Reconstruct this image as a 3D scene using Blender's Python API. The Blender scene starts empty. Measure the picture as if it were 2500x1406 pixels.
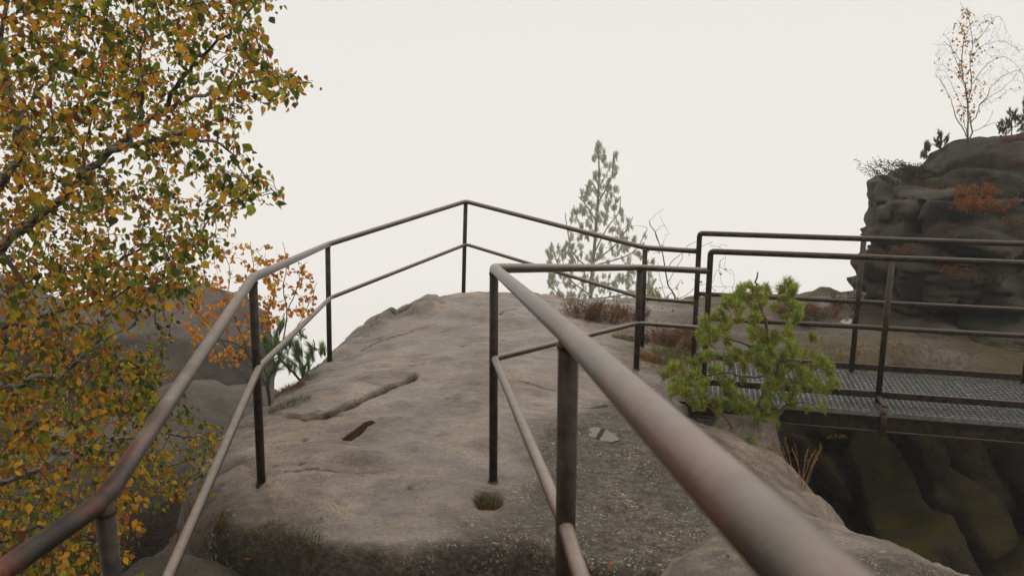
import bpy, math, random
import numpy as np
rad = math.radians
sc = bpy.context.scene

# ------------------------------------------------------------------ camera
CAMZ = 1.73                     # eye height above the foot of the railing posts
FPX = 1944.0                    # focal length in photograph pixels (28 mm)
PITCH = rad(12.3)
cam_d = bpy.data.cameras.new("camera")
cam = bpy.data.objects.new("camera", cam_d)
sc.collection.objects.link(cam)
cam.location = (0, 0, CAMZ)
cam.rotation_euler = (rad(90) - PITCH, 0, 0)
cam_d.sensor_width = 36.0
cam_d.lens = 28.0
cam_d.clip_start = 0.02
cam_d.clip_end = 500
cam_d.dof.use_dof = True
cam_d.dof.focus_distance = 4.6
cam_d.dof.aperture_fstop = 5.6
sc.camera = cam

# ------------------------------------------------------------------ overcast sky
world = bpy.data.worlds.new("World")
sc.world = world
world.use_nodes = True
wn, wl = world.node_tree.nodes, world.node_tree.links
wn.clear()
w_out = wn.new("ShaderNodeOutputWorld")
w_bg = wn.new("ShaderNodeBackground")
sky = wn.new("ShaderNodeTexSky")
sky.sky_type = 'NISHITA'
sky.sun_disc = False
sky.sun_elevation = rad(50)
sky.sun_rotation = rad(20)
sky.dust_density = 4.0
hs = wn.new("ShaderNodeHueSaturation")
hs.inputs['Saturation'].default_value = 0.12
wl.new(sky.outputs[0], hs.inputs['Color'])
# cloud and fog: an even white, brighter overhead beyond view, darkened far below to cut light from beneath
tc = wn.new("ShaderNodeTexCoord")
sep = wn.new("ShaderNodeSeparateXYZ")
wl.new(tc.outputs['Generated'], sep.inputs[0])
ramp = wn.new("ShaderNodeValToRGB")
mr = wn.new("ShaderNodeMapRange")
mr.inputs[1].default_value = -1; mr.inputs[2].default_value = 1
wl.new(sep.outputs[2], mr.inputs[0])
wl.new(mr.outputs[0], ramp.inputs[0])
e = ramp.color_ramp.elements
e[0].position = 0.0; e[0].color = (1.0, .95, .88, 1)
e[1].position = 1.0; e[1].color = (15.0, 14.6, 14.0, 1)
for pos, col in ((.20, (.5, .45, .4)), (.28, (1.6, 1.5, 1.4)), (.34, (8.4, 8.0, 7.5)), (.40, (9.2, 8.85, 8.3)), (.47, (9.2, 8.85, 8.3)), (.54, (8.7, 8.5, 8.05)), (.575, (8.3, 8.2, 7.85)), (.70, (11.0, 10.8, 10.3))):
    q = e.new(pos); q.color = (*col, 1)
mix = wn.new("ShaderNodeMix"); mix.data_type = 'RGBA'
mix.inputs[0].default_value = 0.97
wl.new(hs.outputs[0], mix.inputs[6])
wl.new(ramp.outputs[0], mix.inputs[7])
wl.new(mix.outputs[2], w_bg.inputs[0])
w_bg.inputs[1].default_value = 0.1
wl.new(w_bg.outputs[0], w_out.inputs[0])

sun_d = bpy.data.lights.new("sun", 'SUN')
sun_d.energy = 0.5
sun_d.angle = rad(40)
sun_d.color = (1.0, .96, .9)
sun = bpy.data.objects.new("sun", sun_d)
sc.collection.objects.link(sun)
sun.rotation_euler = (rad(40), 0, rad(200 - 180 + 20))

sc.view_settings.view_transform = 'Standard'
sc.view_settings.look = 'None'
sc.view_settings.exposure = 0.0
sc.view_settings.gamma = 1.0
try:
    sc.cycles.use_denoising = True
    sc.cycles.denoiser = 'OPENIMAGEDENOISE'
    sc.cycles.denoising_input_passes = 'RGB_ALBEDO_NORMAL'
    sc.cycles.denoising_prefilter = 'ACCURATE'
except Exception:
    pass
sc.cycles.max_bounces = 6
sc.cycles.transparent_max_bounces = 8
sc.cycles.volume_bounces = 1
sc.cycles.sample_clamp_indirect = 6

# ------------------------------------------------------------------ helpers
rng = np.random.default_rng(7)
random.seed(7)
COSP, SINP = math.cos(PITCH), math.sin(PITCH)

def P(u, v, y):
    """world point seen in direction (u, v) of the photograph at distance y in front"""
    a = (u - 1250) / FPX; b = -(v - 703) / FPX
    k = y / (COSP + b * SINP)
    return np.array([a * k, y, CAMZ + (-SINP + b * COSP) * k])

def PZ(u, v, z):
    """world point in that direction on the level z"""
    a = (u - 1250) / FPX; b = -(v - 703) / FPX
    k = (z - CAMZ) / (-SINP + b * COSP)
    return np.array([a * k, (COSP + b * SINP) * k, z])

def proj(p):
    p = np.asarray(p, float).reshape(-1, 3)
    z = p[:, 2] - CAMZ
    zc = p[:, 1] * COSP - z * SINP
    yc = p[:, 1] * SINP + z * COSP
    zc = np.maximum(zc, 1e-3)
    return 1250 + FPX * p[:, 0] / zc, 703 - FPX * yc / zc

def _h(ix, iy, iz, seed):
    n = (ix * 374761393 + iy * 668265263 + iz * 2147483647 + seed * 1274126177) & 0xffffffff
    n = ((n ^ (n >> 13)) * 1274126177) & 0xffffffff
    n = (n ^ (n >> 16)) & 0xffffffff
    n = (n * 2246822519) & 0xffffffff
    return ((n >> 8) & 0xffff) / 32767.5 - 1.0

def vnoise(x, y, z, seed=0):
    x, y, z = np.broadcast_arrays(np.asarray(x, float), np.asarray(y, float), np.asarray(z, float))
    xi, yi, zi = (np.floor(a).astype(np.int64) for a in (x, y, z))
    fx, fy, fz = x - xi, y - yi, z - zi
    s = lambda t: t * t * t * (t * (t * 6 - 15) + 10)
    fx, fy, fz = s(fx), s(fy), s(fz)
    r = 0
    for dx in (0, 1):
        wx = fx if dx else 1 - fx
        for dy in (0, 1):
            wy = fy if dy else 1 - fy
            for dz in (0, 1):
                wz = fz if dz else 1 - fz
                r = r + wx * wy * wz * _h(xi + dx, yi + dy, zi + dz, seed)
    return r

def fbm(x, y, z, seed=0, octv=4, gain=.5):
    a, r, t = 1.0, 0, 0
    for o in range(octv):
        k = 2.03 ** o
        r = r + a * vnoise(x * k + 17.3 * o, y * k - 9.1 * o, z * k + 3.7 * o, seed + o)
        t += a; a *= gain
    return r / t

def sstep(a, b, x):
    t = np.clip((x - a) / (b - a), 0, 1)
    return t * t * (3 - 2 * t)

def poly_sd(poly, X, Y):
    """signed distance to a closed polygon (negative inside)"""
    poly = np.asarray(poly, float)
    d = np.full(X.shape, 1e9); ins = np.zeros(X.shape, bool)
    n = len(poly)
    for i in range(n):
        a, b = poly[i], poly[(i + 1) % n]
        ex, ey = b - a
        t = np.clip(((X - a[0]) * ex + (Y - a[1]) * ey) / (ex * ex + ey * ey + 1e-12), 0, 1)
        d = np.minimum(d, np.hypot(X - a[0] - t * ex, Y - a[1] - t * ey))
        c = (a[1] > Y) != (b[1] > Y)
        with np.errstate(divide='ignore', invalid='ignore'):
            xi = a[0] + (Y - a[1]) * ex / (ey if abs(ey) > 1e-12 else 1e-12)
        ins ^= c & (X < xi)
    return np.where(ins, -d, d)

def line_d(pts, X, Y):
    pts = np.asarray(pts, float)
    d = np.full(X.shape, 1e9); tt = np.zeros(X.shape)
    n = len(pts) - 1
    for i in range(n):
        a, b = pts[i], pts[i + 1]
        ex, ey = b - a
        t = np.clip(((X - a[0]) * ex + (Y - a[1]) * ey) / (ex * ex + ey * ey + 1e-12), 0, 1)
        q = np.hypot(X - a[0] - t * ex, Y - a[1] - t * ey)
        m = q < d
        d = np.where(m, q, d); tt = np.where(m, (i + t) / n, tt)
    return d, tt

# ---- objects
def link(name, me, parent=None):
    o = bpy.data.objects.new(name, me)
    sc.collection.objects.link(o)
    if parent is not None:
        o.parent = parent
    return o

def mesh_np(name, V, F, mat, parent=None, smooth=True, col=None, attrs=None):
    """V (n,3), F (m,k) array or list of lists"""
    me = bpy.data.meshes.new(name)
    V = np.asarray(V, np.float32)
    if isinstance(F, np.ndarray):
        m, k = F.shape
        me.vertices.add(len(V)); me.vertices.foreach_set("co", V.ravel())
        me.loops.add(m * k); me.loops.foreach_set("vertex_index", F.astype(np.int32).ravel())
        me.polygons.add(m)
        me.polygons.foreach_set("loop_start", np.arange(0, m * k, k, dtype=np.int32))
        me.polygons.foreach_set("loop_total", np.full(m, k, np.int32))
        me.update(calc_edges=True)
    else:
        me.from_pydata([tuple(map(float, v)) for v in V], [], [tuple(int(i) for i in f) for f in F])
        me.update()
    me.polygons.foreach_set("use_smooth", np.full(len(me.polygons), smooth, bool))
    if col is not None:
        ca = me.color_attributes.new("Col", 'FLOAT_COLOR', 'POINT')
        c = np.ones((len(V), 4), np.float32); c[:, :3] = col
        ca.data.foreach_set("color", c.ravel())
    for k_, a in (attrs or {}).items():
        at = me.attributes.new(k_, 'FLOAT', 'POINT')
        at.data.foreach_set("value", np.asarray(a, np.float32).ravel())
    me.validate()
    for m_ in (mat if isinstance(mat, (list, tuple)) else [mat]):
        me.materials.append(m_)
    return link(name, me, parent)

def tag(o, label, cat=None, group=None, kind=None):
    if label: o["label"] = label
    if cat: o["category"] = cat
    if group: o["group"] = group
    if kind: o["kind"] = kind
    return o

def empty(name, loc, label, cat, group=None):
    o = bpy.data.objects.new(name, None)
    sc.collection.objects.link(o)
    o.location = tuple(map(float, loc))
    o.empty_display_size = .1
    return tag(o, label, cat, group)

class MB:
    def __init__(s): s.v = []; s.f = []; s.c = []; s.n = 0
    def add(s, V, F, col=None):
        V = np.asarray(V, float)
        s.v.append(V)
        s.f += [[i + s.n for i in f] for f in F]
        if col is not None: s.c.append(np.tile(np.asarray(col, float), (len(V), 1)) if np.ndim(col) == 1 else col)
        s.n += len(V)
    def box(s, c, size, R=None):
        c = np.asarray(c, float); h = np.asarray(size, float) / 2
        V = np.array([[x, y, z] for x in (-1, 1) for y in (-1, 1) for z in (-1, 1)], float) * h
        if R is not None: V = V @ np.asarray(R).T
        s.add(V + c, [[0, 1, 3, 2], [4, 6, 7, 5], [0, 4, 5, 1], [2, 3, 7, 6], [0, 2, 6, 4], [1, 5, 7, 3]])
    def tube(s, pts, r, n=6, cap=True, col=None):
        pts = np.asarray(pts, float); m = len(pts)
        r = np.full(m, r) if np.ndim(r) == 0 else np.asarray(r, float)
        T = np.gradient(pts, axis=0); T /= np.linalg.norm(T, axis=1)[:, None] + 1e-12
        up = np.array([0, 0, 1.0]) if abs(T[0][2]) < .9 else np.array([0, 1.0, 0])
        N = np.cross(T[0], up); N /= np.linalg.norm(N) + 1e-12
        ang = np.arange(n) * 2 * np.pi / n
        V = []
        for i in range(m):
            N = N - T[i] * N.dot(T[i]); N /= np.linalg.norm(N) + 1e-12
            B = np.cross(T[i], N)
            V.append(pts[i] + r[i] * (np.cos(ang)[:, None] * N + np.sin(ang)[:, None] * B))
        F = []
        for i in range(m - 1):
            for j in range(n):
                k = (j + 1) % n
                F.append([i * n + j, i * n + k, (i + 1) * n + k, (i + 1) * n + j])
        if cap: F += [list(range(n))[::-1], [(m - 1) * n + j for j in range(n)]]
        s.add(np.vstack(V), F, col)
    def build(s, name, mat, parent=None, smooth=True, **kw):
        col = np.vstack(s.c) if s.c else None
        V = np.vstack(s.v)
        if parent is not None: V = V - np.array(parent.location)
        return mesh_np(name, V, s.f, mat, parent, smooth, col=col, **kw)

def local(V, parent):
    return np.asarray(V) - np.array(parent.location) if parent is not None else V

# ---- iso-surface (naive surface nets)
def surface_nets(F, org, h):
    s = F < 0
    nx, ny, nz = F.shape
    cs = sum(s[a:nx - 1 + a, b:ny - 1 + b, c:nz - 1 + c].astype(np.int8) for a in (0, 1) for b in (0, 1) for c in (0, 1))
    act = (cs > 0) & (cs < 8)
    idx = -np.ones(act.shape, np.int64)
    ci = np.argwhere(act); idx[act] = np.arange(len(ci))
    acc = np.zeros((len(ci), 3)); cnt = np.zeros(len(ci))
    for ax in range(3):
        o = [a for a in range(3) if a != ax]
        for p in (0, 1):
            for q in (0, 1):
                off = np.zeros(3, int); off[o[0]] = p; off[o[1]] = q
                a = ci + off; b = a.copy(); b[:, ax] += 1
                fa, fb = F[tuple(a.T)], F[tuple(b.T)]
                m = (fa < 0) != (fb < 0)
                t = np.where(m, fa / (fa - fb + 1e-20), 0)
                pt = a.astype(float); pt[:, ax] += t
                acc += np.where(m[:, None], pt, 0); cnt += m
    V = acc / cnt[:, None] * h + np.asarray(org)
    Q = []
    for ax in range(3):
        o = [a for a in range(3) if a != ax]
        sl0 = [slice(None)] * 3; sl1 = [slice(None)] * 3
        sl0[ax] = slice(0, -1); sl1[ax] = slice(1, None)
        ch = s[tuple(sl0)] != s[tuple(sl1)]
        e_ = np.argwhere(ch)
        e_ = e_[(e_[:, o[0]] > 0) & (e_[:, o[1]] > 0) & (e_[:, o[0]] < F.shape[o[0]] - 1) & (e_[:, o[1]] < F.shape[o[1]] - 1)]
        ins = s[tuple(e_.T)]
        q = []
        for da, db in ((-1, -1), (0, -1), (0, 0), (-1, 0)):
            c = e_.copy(); c[:, o[0]] += da; c[:, o[1]] += db
            q.append(idx[tuple(c.T)])
        q = np.stack(q, 1)
        flip = ins if ax != 1 else ~ins
        q = np.where(flip[:, None], q, q[:, ::-1])
        Q.append(q)
    return V, np.vstack(Q)

def smin(a, b, k):
    h = np.clip(.5 + .5 * (b - a) / k, 0, 1)
    return b * (1 - h) + a * h - k * h * (1 - h)

def convex(G, c, r, seed, n=16, rot=0., tilt=0., rnd=.035, box=.38):
    """faceted convex boulder: rounded maximum of planes placed by the support of an ellipsoid / box blend"""
    g = np.random.default_rng(seed); r = np.array(r, float) * .88
    X, Y, Z = (G[i] - c[i] for i in range(3))
    if tilt:
        ct, st = math.cos(tilt), math.sin(tilt); X, Z = X * ct + Z * st, -X * st + Z * ct
    if rot:
        cr, sr = math.cos(rot), math.sin(rot); X, Y = X * cr + Y * sr, -X * sr + Y * cr
    k = 1 / (rnd * max(.5, min(1.5, min(r) / .4)))
    N = []
    for i in range(n):
        zz = 1 - 2 * (i + .5) / n; ph = i * 2.39996 + g.uniform(-.4, .4)
        q = math.sqrt(1 - zz * zz); N.append((q * math.cos(ph), q * math.sin(ph), zz))
    for a in ((1,0,0),(-1,0,0),(0,1,0),(0,-1,0),(0,0,1),(0,0,-1)): N.append(np.array(a) + g.normal(size=3) * .05)
    mx = None; ds = []
    for q_, nn in enumerate(N):
        nn = np.array(nn) / np.linalg.norm(nn)
        d = (1 - box) * np.linalg.norm(r * nn) + box * np.sum(np.abs(r * nn)); d *= g.uniform(.80, 1.0) if q_ < n else 1.0
        ds.append((X * nn[0] + Y * nn[1] + Z * nn[2] - d).astype(np.float32))
    mx = ds[0].copy()
    for a in ds[1:]: np.maximum(mx, a, out=mx)
    tot = sum(np.exp(np.maximum((a - mx) * k, -30)) for a in ds)
    return mx + np.log(tot) / k

def blocks(G, lo, hi, n, seed, scale=(1, 1, 1), step=.1, gap=.12, width=.035, tilt=0.):
    """joints between randomly seeded blocks: a step per block and a crevice along each joint"""
    g = np.random.default_rng(seed); sc_ = np.array(scale, float)
    Pn = g.uniform(lo, hi, (n, 3)) * sc_; off = g.uniform(-step, step, n)
    X, Y, Z = (G[i].astype(np.float32) * sc_[i] for i in range(3))
    Z = Z + tilt * X; Pn[:, 2] += tilt * Pn[:, 0]
    d1 = np.full(X.shape, 1e9, np.float32); d2 = d1.copy(); o = np.zeros(X.shape, np.float32)
    for i in range(n):
        d = np.sqrt((X - Pn[i, 0]) ** 2 + (Y - Pn[i, 1]) ** 2 + (Z - Pn[i, 2]) ** 2)
        m = d < d1
        d2 = np.where(m, d1, np.minimum(d2, d)); o = np.where(m, off[i], o); d1 = np.where(m, d, d1)
    e_ = d2 - d1
    return o * sstep(0, width * 1.2, e_) + gap * np.exp(-(e_ / width) ** 2)

def grid(lo, hi, h):
    ax = [np.arange(lo[i], hi[i] + h, h) for i in range(3)]
    return np.meshgrid(*ax, indexing='ij')

# ------------------------------------------------------------------ materials
class NT:
    def __init__(s, name):
        s.m = bpy.data.materials.new(name); s.m.use_nodes = True
        s.t = s.m.node_tree; s.n = s.t.nodes; s.l = s.t.links
        s.b = s.n["Principled BSDF"]; s.out = s.n["Material Output"]
        s.tc = s.n.new("ShaderNodeTexCoord").outputs['Object']
    def new(s, t, **kw):
        q = s.n.new(t)
        for k, v in kw.items(): setattr(q, k, v)
        return q
    def L(s, a, b): s.l.new(a, b)
    def noise(s, scale, detail=4, rough=.55, vec=None, dist=0):
        q = s.new("ShaderNodeTexNoise"); q.inputs['Scale'].default_value = scale
        q.inputs['Detail'].default_value = detail; q.inputs['Roughness'].default_value = rough
        q.inputs['Distortion'].default_value = dist
        s.L(vec or s.tc, q.inputs['Vector']); return q.outputs[0]
    def scalev(s, v):
        q = s.new("ShaderNodeMapping"); q.inputs['Scale'].default_value = v
        s.L(s.tc, q.inputs[0]); return q.outputs[0]
    def rng(s, x, a, b, c=0., d=1.):
        q = s.new("ShaderNodeMapRange"); q.clamp = True
        for i, v in enumerate((a, b, c, d)): q.inputs[i + 1].default_value = v
        s.L(x, q.inputs[0]); return q.outputs[0]
    def mix(s, f, a, b, blend='MIX'):
        q = s.new("ShaderNodeMix"); q.data_type = 'RGBA'; q.blend_type = blend
        for i, v in ((0, f), (6, a), (7, b)):
            if isinstance(v, (int, float)): q.inputs[i].default_value = v
            elif isinstance(v, tuple): q.inputs[i].default_value = (*v, 1)
            else: s.L(v, q.inputs[i])
        return q.outputs[2]
    def math(s, op, a, b=None):
        q = s.new("ShaderNodeMath"); q.operation = op; q.use_clamp = False
        for i, v in ((0, a), (1, b)):
            if v is None: continue
            if isinstance(v, (int, float)): q.inputs[i].default_value = v
            else: s.L(v, q.inputs[i])
        return q.outputs[0]
    def attr(s, name):
        q = s.new("ShaderNodeAttribute"); q.attribute_name = name; return q
    def normalz(s):
        g = s.new("ShaderNodeNewGeometry"); q = s.new("ShaderNodeSeparateXYZ")
        s.L(g.outputs['Normal'], q.inputs[0]); return q.outputs[2]
    def bump(s, h, dist, strength=1., prev=None):
        q = s.new("ShaderNodeBump"); q.inputs['Distance'].default_value = dist
        q.inputs['Strength'].default_value = strength
        s.L(h, q.inputs['Height'])
        if prev is not None: s.L(prev, q.inputs['Normal'])
        s.L(q.outputs[0], s.b.inputs['Normal']); return q.outputs[0]
    def base(s, c):
        if isinstance(c, tuple): s.b.inputs['Base Color'].default_value = (*c, 1)
        else: s.L(c, s.b.inputs['Base Color'])
    def rough(s, c):
        if isinstance(c, (int, float)): s.b.inputs['Roughness'].default_value = c
        else: s.L(c, s.b.inputs['Roughness'])

def rock_mat(name, light, dark, ochre, moss=None, attrs=False, wet=.4, scale=1., spec=.5):
    t = NT(name)
    n1 = t.noise(1.7 * scale, 5, .6, dist=.3)
    n2 = t.noise(9 * scale, 6, .65)
    n3 = t.noise(60, 4, .7)
    strat = t.noise(3.0, 5, .6, vec=t.scalev((1, 1, 5)))
    c = t.mix(t.rng(n1, .38, .62), dark, light)
    c = t.mix(t.rng(strat, .4, .65, 0, .55), c, dark)
    c = t.mix(t.rng(n2, .52, .72, 0, .6), c, ochre)
    c = t.mix(t.rng(n3, .38, .62, 0, .6), c, t.mix(.55, c, (.02, .017, .014)))
    pt = t.noise(2.6 * scale, 6, .7, vec=t.scalev((1, 2.2, 1)), dist=1.0)
    c = t.mix(t.rng(pt, .48, .60, 0, .72), c, t.mix(.65, c, (.05, .038, .03)))
    gr = t.noise(95, 3, .8)
    c = t.mix(t.rng(gr, .40, .60, .0, .62), c, t.mix(.6, c, (.03, .024, .02)))
    vo = t.new('ShaderNodeTexVoronoi'); vo.inputs['Scale'].default_value = 38; t.L(t.tc, vo.inputs['Vector'])
    pit = t.math('MULTIPLY', t.rng(vo.outputs['Distance'], .10, .22, 1, 0), t.rng(t.noise(5, 3, .6), .45, .6))
    c = t.mix(t.math('MULTIPLY', pit, .6), c, (.05, .04, .03))
    sp = t.noise(180, 2, .5)
    c = t.mix(t.rng(sp, .62, .72, 0, .35), c, (.42, .38, .3))
    if moss:
        nz = t.normalz()
        mm = t.math('MULTIPLY', t.rng(t.noise(4, 5, .6), .48, .62), t.rng(nz, -.2, .6))
        c = t.mix(mm, c, moss)
    r = t.rng(n1, .3, .7, wet, wet + .3)
    if attrs:
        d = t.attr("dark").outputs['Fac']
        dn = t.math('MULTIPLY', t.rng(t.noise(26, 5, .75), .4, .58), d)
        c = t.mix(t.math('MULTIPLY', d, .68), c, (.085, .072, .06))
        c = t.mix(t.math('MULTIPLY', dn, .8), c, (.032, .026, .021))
        # scattered crust lichen: small pale and yellow-green flecks
        li = t.attr("lichen").outputs['Fac']
        v1 = t.rng(t.noise(75, 2, .5), .60, .64)
        c = t.mix(t.math('MULTIPLY', v1, t.math('MULTIPLY', li, t.rng(t.noise(7, 3, .6), .4, .6))), c, (.33, .30, .19))
        w = t.attr("white").outputs['Fac']
        v2 = t.rng(t.noise(48, 3, .6), .54, .58)
        c = t.mix(t.math('MULTIPLY', w, .75), c, (.035, .028, .022))
        v2 = t.math('MULTIPLY', v2, t.rng(t.noise(11, 3, .6), .45, .6))
        c = t.mix(t.math('MULTIPLY', v2, w), c, (.42, .41, .35))
        m = t.attr("moss").outputs['Fac']
        c = t.mix(t.math('MULTIPLY', m, t.rng(t.noise(12, 4, .6), .35, .6)), c, t.mix(t.noise(40, 3, .6), (.05, .06, .012), (.11, .05, .02)))
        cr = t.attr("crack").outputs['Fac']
        c = t.mix(cr, c, (.014, .009, .006))  # dark filling of cracks; also undercut shade painted along the slab step
        we = t.attr("wet").outputs['Fac']
        wm = t.math('MULTIPLY', we, t.rng(t.noise(2.5, 4, .6), .35, .65))
        c = t.mix(t.math('MULTIPLY', wm, .42), c, (.075, .058, .047))
        r = t.mix(wm, r, (.24, .24, .24))
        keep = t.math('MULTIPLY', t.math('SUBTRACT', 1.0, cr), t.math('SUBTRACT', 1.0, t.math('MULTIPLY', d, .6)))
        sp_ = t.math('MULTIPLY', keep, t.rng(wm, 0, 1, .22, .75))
    t.base(c); t.rough(r)
    t.b.inputs['Specular IOR Level'].default_value = spec
    if attrs: t.L(sp_, t.b.inputs['Specular IOR Level'])
    lo = t.noise(5, 5, .6, vec=t.scalev((1, 1.8, 2)), dist=.6)
    b = t.bump(lo, .03 / scale, .6)
    b = t.bump(n2, .022 / scale, .9, b)
    b = t.bump(n3, .008, 1.0, b)
    t.bump(t.noise(230, 2, .6), .0025, .9, b)
    return t.m

M = {}
M['rock'] = rock_mat("wet_sandstone", (.43, .335, .262), (.21, .157, .12), (.43, .30, .18), attrs=True, wet=.38)
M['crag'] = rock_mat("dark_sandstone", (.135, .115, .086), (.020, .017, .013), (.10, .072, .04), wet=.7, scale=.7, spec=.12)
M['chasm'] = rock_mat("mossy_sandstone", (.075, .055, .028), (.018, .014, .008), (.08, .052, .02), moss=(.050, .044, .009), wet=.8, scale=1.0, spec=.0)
M['grey_rock'] = rock_mat("grey_sandstone", (.17, .14, .115), (.06, .047, .038), (.16, .12, .085), wet=.6, scale=.6, spec=.2)
M['pale_rock'] = rock_mat("pale_sandstone", (.36, .27, .18), (.10, .075, .055), (.40, .28, .17), wet=.6, scale=2.5)

def rail_mat(name, frost=1.0, rust_y=(1.2, 2.2), spec=.3, red2=(.21, .048, .022)):
    t = NT(name)
    g = t.new("ShaderNodeNewGeometry"); q = t.new("ShaderNodeSeparateXYZ"); t.L(g.outputs['Position'], q.inputs[0])
    wear = t.rng(q.outputs[1], rust_y[0], rust_y[1], 1, 0)
    n = t.noise(22, 5, .65); nf = t.noise(420, 2, .5); nb = t.noise(6, 4, .6)
    c = t.mix(t.rng(n, .4, .65), (.016, .011, .008), (.05, .032, .022))
    red = t.mix(t.rng(t.noise(35, 5, .7), .4, .6), (.07, .018, .010), red2)
    rm = t.math('MULTIPLY', t.rng(t.noise(11, 5, .6, vec=t.scalev((1, .45, 1))), .44, .56), wear)
    c = t.mix(rm, c, red)
    # dew and hoar settled on the upward side
    nz = t.normalz()
    edge = t.math('ADD', nz, t.math('MULTIPLY', t.math('SUBTRACT', nf, .5), 1.0))
    fm = t.math('MULTIPLY', t.rng(edge, .22, 1.05, 0, .97 * frost), t.rng(nb, .3, .6, .92, 1))
    worn = t.math('SUBTRACT', 1.0, t.math('MULTIPLY', t.attr("worn").outputs['Fac'], 1.0))
    fm = t.math('MULTIPLY', fm, worn)
    fc = t.mix(t.rng(n, .35, .7), (.31, .255, .21), (.205, .155, .122))
    fc = t.mix(t.math('MULTIPLY', rm, .06), fc, (.42, .22, .16))
    c = t.mix(fm, c, fc)
    t.base(c)
    t.rough(t.rng(fm, 0, 1, .32, .48))
    t.b.inputs['Metallic'].default_value = 0.0
    t.b.inputs['Specular IOR Level'].default_value = spec
    b = t.bump(nf, .0012, .9)
    t.bump(n, .0012, .6, b)
    return t.m
M['rail'] = rail_mat("painted_steel_with_dew")
M['near_rail'] = rail_mat("rubbed_brown_steel_with_dew", 1.0, (1.2, 2.2), .45, (.095, .036, .022))
M['post'] = rail_mat("dark_wet_steel", .05, (.3, .4), .12)
M['bridge'] = rail_mat("brown_steel", .34, (.1, .2), .08)

def simple(name, col, rough=.5, metal=0., bump=None):
    t = NT(name)
    n = t.noise(30, 4, .6)
    t.base(t.mix(t.rng(n, .35, .65), tuple(x * .6 for x in col), tuple(min(1, x * 1.2) for x in col)))
    t.rough(rough); t.b.inputs['Metallic'].default_value = metal
    if bump: t.bump(t.noise(bump[0], 4, .6), bump[1])
    return t.m
M['galv'] = simple("galvanised_steel", (.34, .34, .33), .42, .75)
M['bark'] = simple("dark_bark", (.05, .035, .026), .8, 0, (80, .002))
M['pinebark'] = simple("pine_bark", (.10, .055, .032), .8, 0, (80, .002))
M['dry'] = simple("dry_stalk", (.30, .17, .06), .7)
M['twig'] = simple("hazed_twig", (.15, .115, .095), .8)  # bark lightened to put haze into its colour
M['soil'] = simple("soil", (.035, .022, .014), .9, 0, (60, .01))

t = NT("birch_bark")
nb = t.noise(26, 4, .7, vec=t.scalev((1, 1, 3)))
t.base(t.mix(t.rng(nb, .45, .56), (.20, .17, .145), (.025, .018, .014))); t.rough(.7); t.bump(nb, .002)
M['birch'] = t.m

def leaf_mat(name, trans=.45, rough=.45, var=.5):
    t = NT(name)
    c = t.attr("Col").outputs['Color']
    n = t.noise(55, 3, .6)
    c = t.mix(t.rng(n, .35, .65, 0, var), c, t.mix(1.0, c, (.55, .42, .35), 'MULTIPLY'))
    t.base(c); t.rough(rough); t.b.inputs['Specular IOR Level'].default_value = .18
    tr = t.new("ShaderNodeBsdfTranslucent")
    t.L(t.mix(1.0, c, (1.0, .95, .6), 'MULTIPLY'), tr.inputs[0])
    ms = t.new("ShaderNodeMixShader"); ms.inputs[0].default_value = trans
    t.L(t.b.outputs[0], ms.inputs[1]); t.L(tr.outputs[0], ms.inputs[2]); t.L(ms.outputs[0], t.out.inputs[0])
    return t.m
M['leaf'] = leaf_mat("autumn_leaf", .55, .5, .45)
M['needle'] = leaf_mat("pine_needle", .35, .5, .2)
M['grass'] = leaf_mat("grass_blade", .25, .6, .3)

t = NT("puddle_water")
t.base((.06, .045, .032)); t.rough(.03); t.b.inputs['IOR'].default_value = 1.33
t.b.inputs['Specular IOR Level'].default_value = 1.0
t.bump(t.noise(14, 2, .5), .0006, .3)
M['water'] = t.m
t = NT("brown_slot_water")
t.base((.03, .016, .009)); t.rough(.7); t.b.inputs['Specular IOR Level'].default_value = .0
M['brown_water'] = t.m
# ================================================================== terrain: the viewpoint rock
# measured heights (x, y, z) of the rock top
CP = np.array([
 (-.08,3.6,0),(-1.2,3.6,.0),(-1.45,6.2,-.19),(-.46,7.9,-.02),(.95,5.84,-.17),(1.5,6.35,-.28),
 (-.5,2.9,-.03),(.2,2.9,-.04),(.9,2.9,-.06),(1.6,3.2,-.12),(1.2,4.2,-.12),(.5,4.2,-.03),(-.5,4.5,.0),
 (1.5,4.4,-.27),(1.65,3.9,-.34),(2.4,3.2,-.40),(3.6,3.0,-.5),(1.0,5.2,-.2),(.3,5.8,-.06),(.3,7,-.05),(-.5,6.2,-.04),
 (-1.0,7.3,-.08),(-1.35,6.9,-.16),(-1.5,5.2,-.12),(-1.6,4.3,-.1),(1.2,7.2,-.2),(1.3,8.2,-.24),(.6,8.1,-.15),
 (2.2,7.2,-.3),(3,7.6,-.3),(3.6,7,-.34),(2.6,8.8,-.27),(5,7,-.5),(5,9,-.4),(2,6.8,-.31),
 (-1.3,2.9,-.1),(-1.45,3.2,-.08),(-3,6,-.5),(-3,2,-.5),(0,1,-.2),(2,1,-.2),(-1,1,-.2)])
def tps(px, py, smooth=1e-3):
    n = len(CP)
    def U(r): return np.where(r > 0, r * r * np.log(r + 1e-12), 0)
    D = np.hypot(CP[:, None, 0] - CP[None, :, 0], CP[:, None, 1] - CP[None, :, 1])
    K = U(D) + smooth * np.eye(n)
    Pm = np.c_[np.ones(n), CP[:, :2]]
    A = np.zeros((n + 3, n + 3)); A[:n, :n] = K; A[:n, n:] = Pm; A[n:, :n] = Pm.T
    w = np.linalg.solve(A, np.r_[CP[:, 2], 0, 0, 0])
    r = w[n] + w[n + 1] * px + w[n + 2] * py
    for i in range(n): r = r + w[i] * U(np.hypot(px - CP[i, 0], py - CP[i, 1]))
    return r

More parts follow.
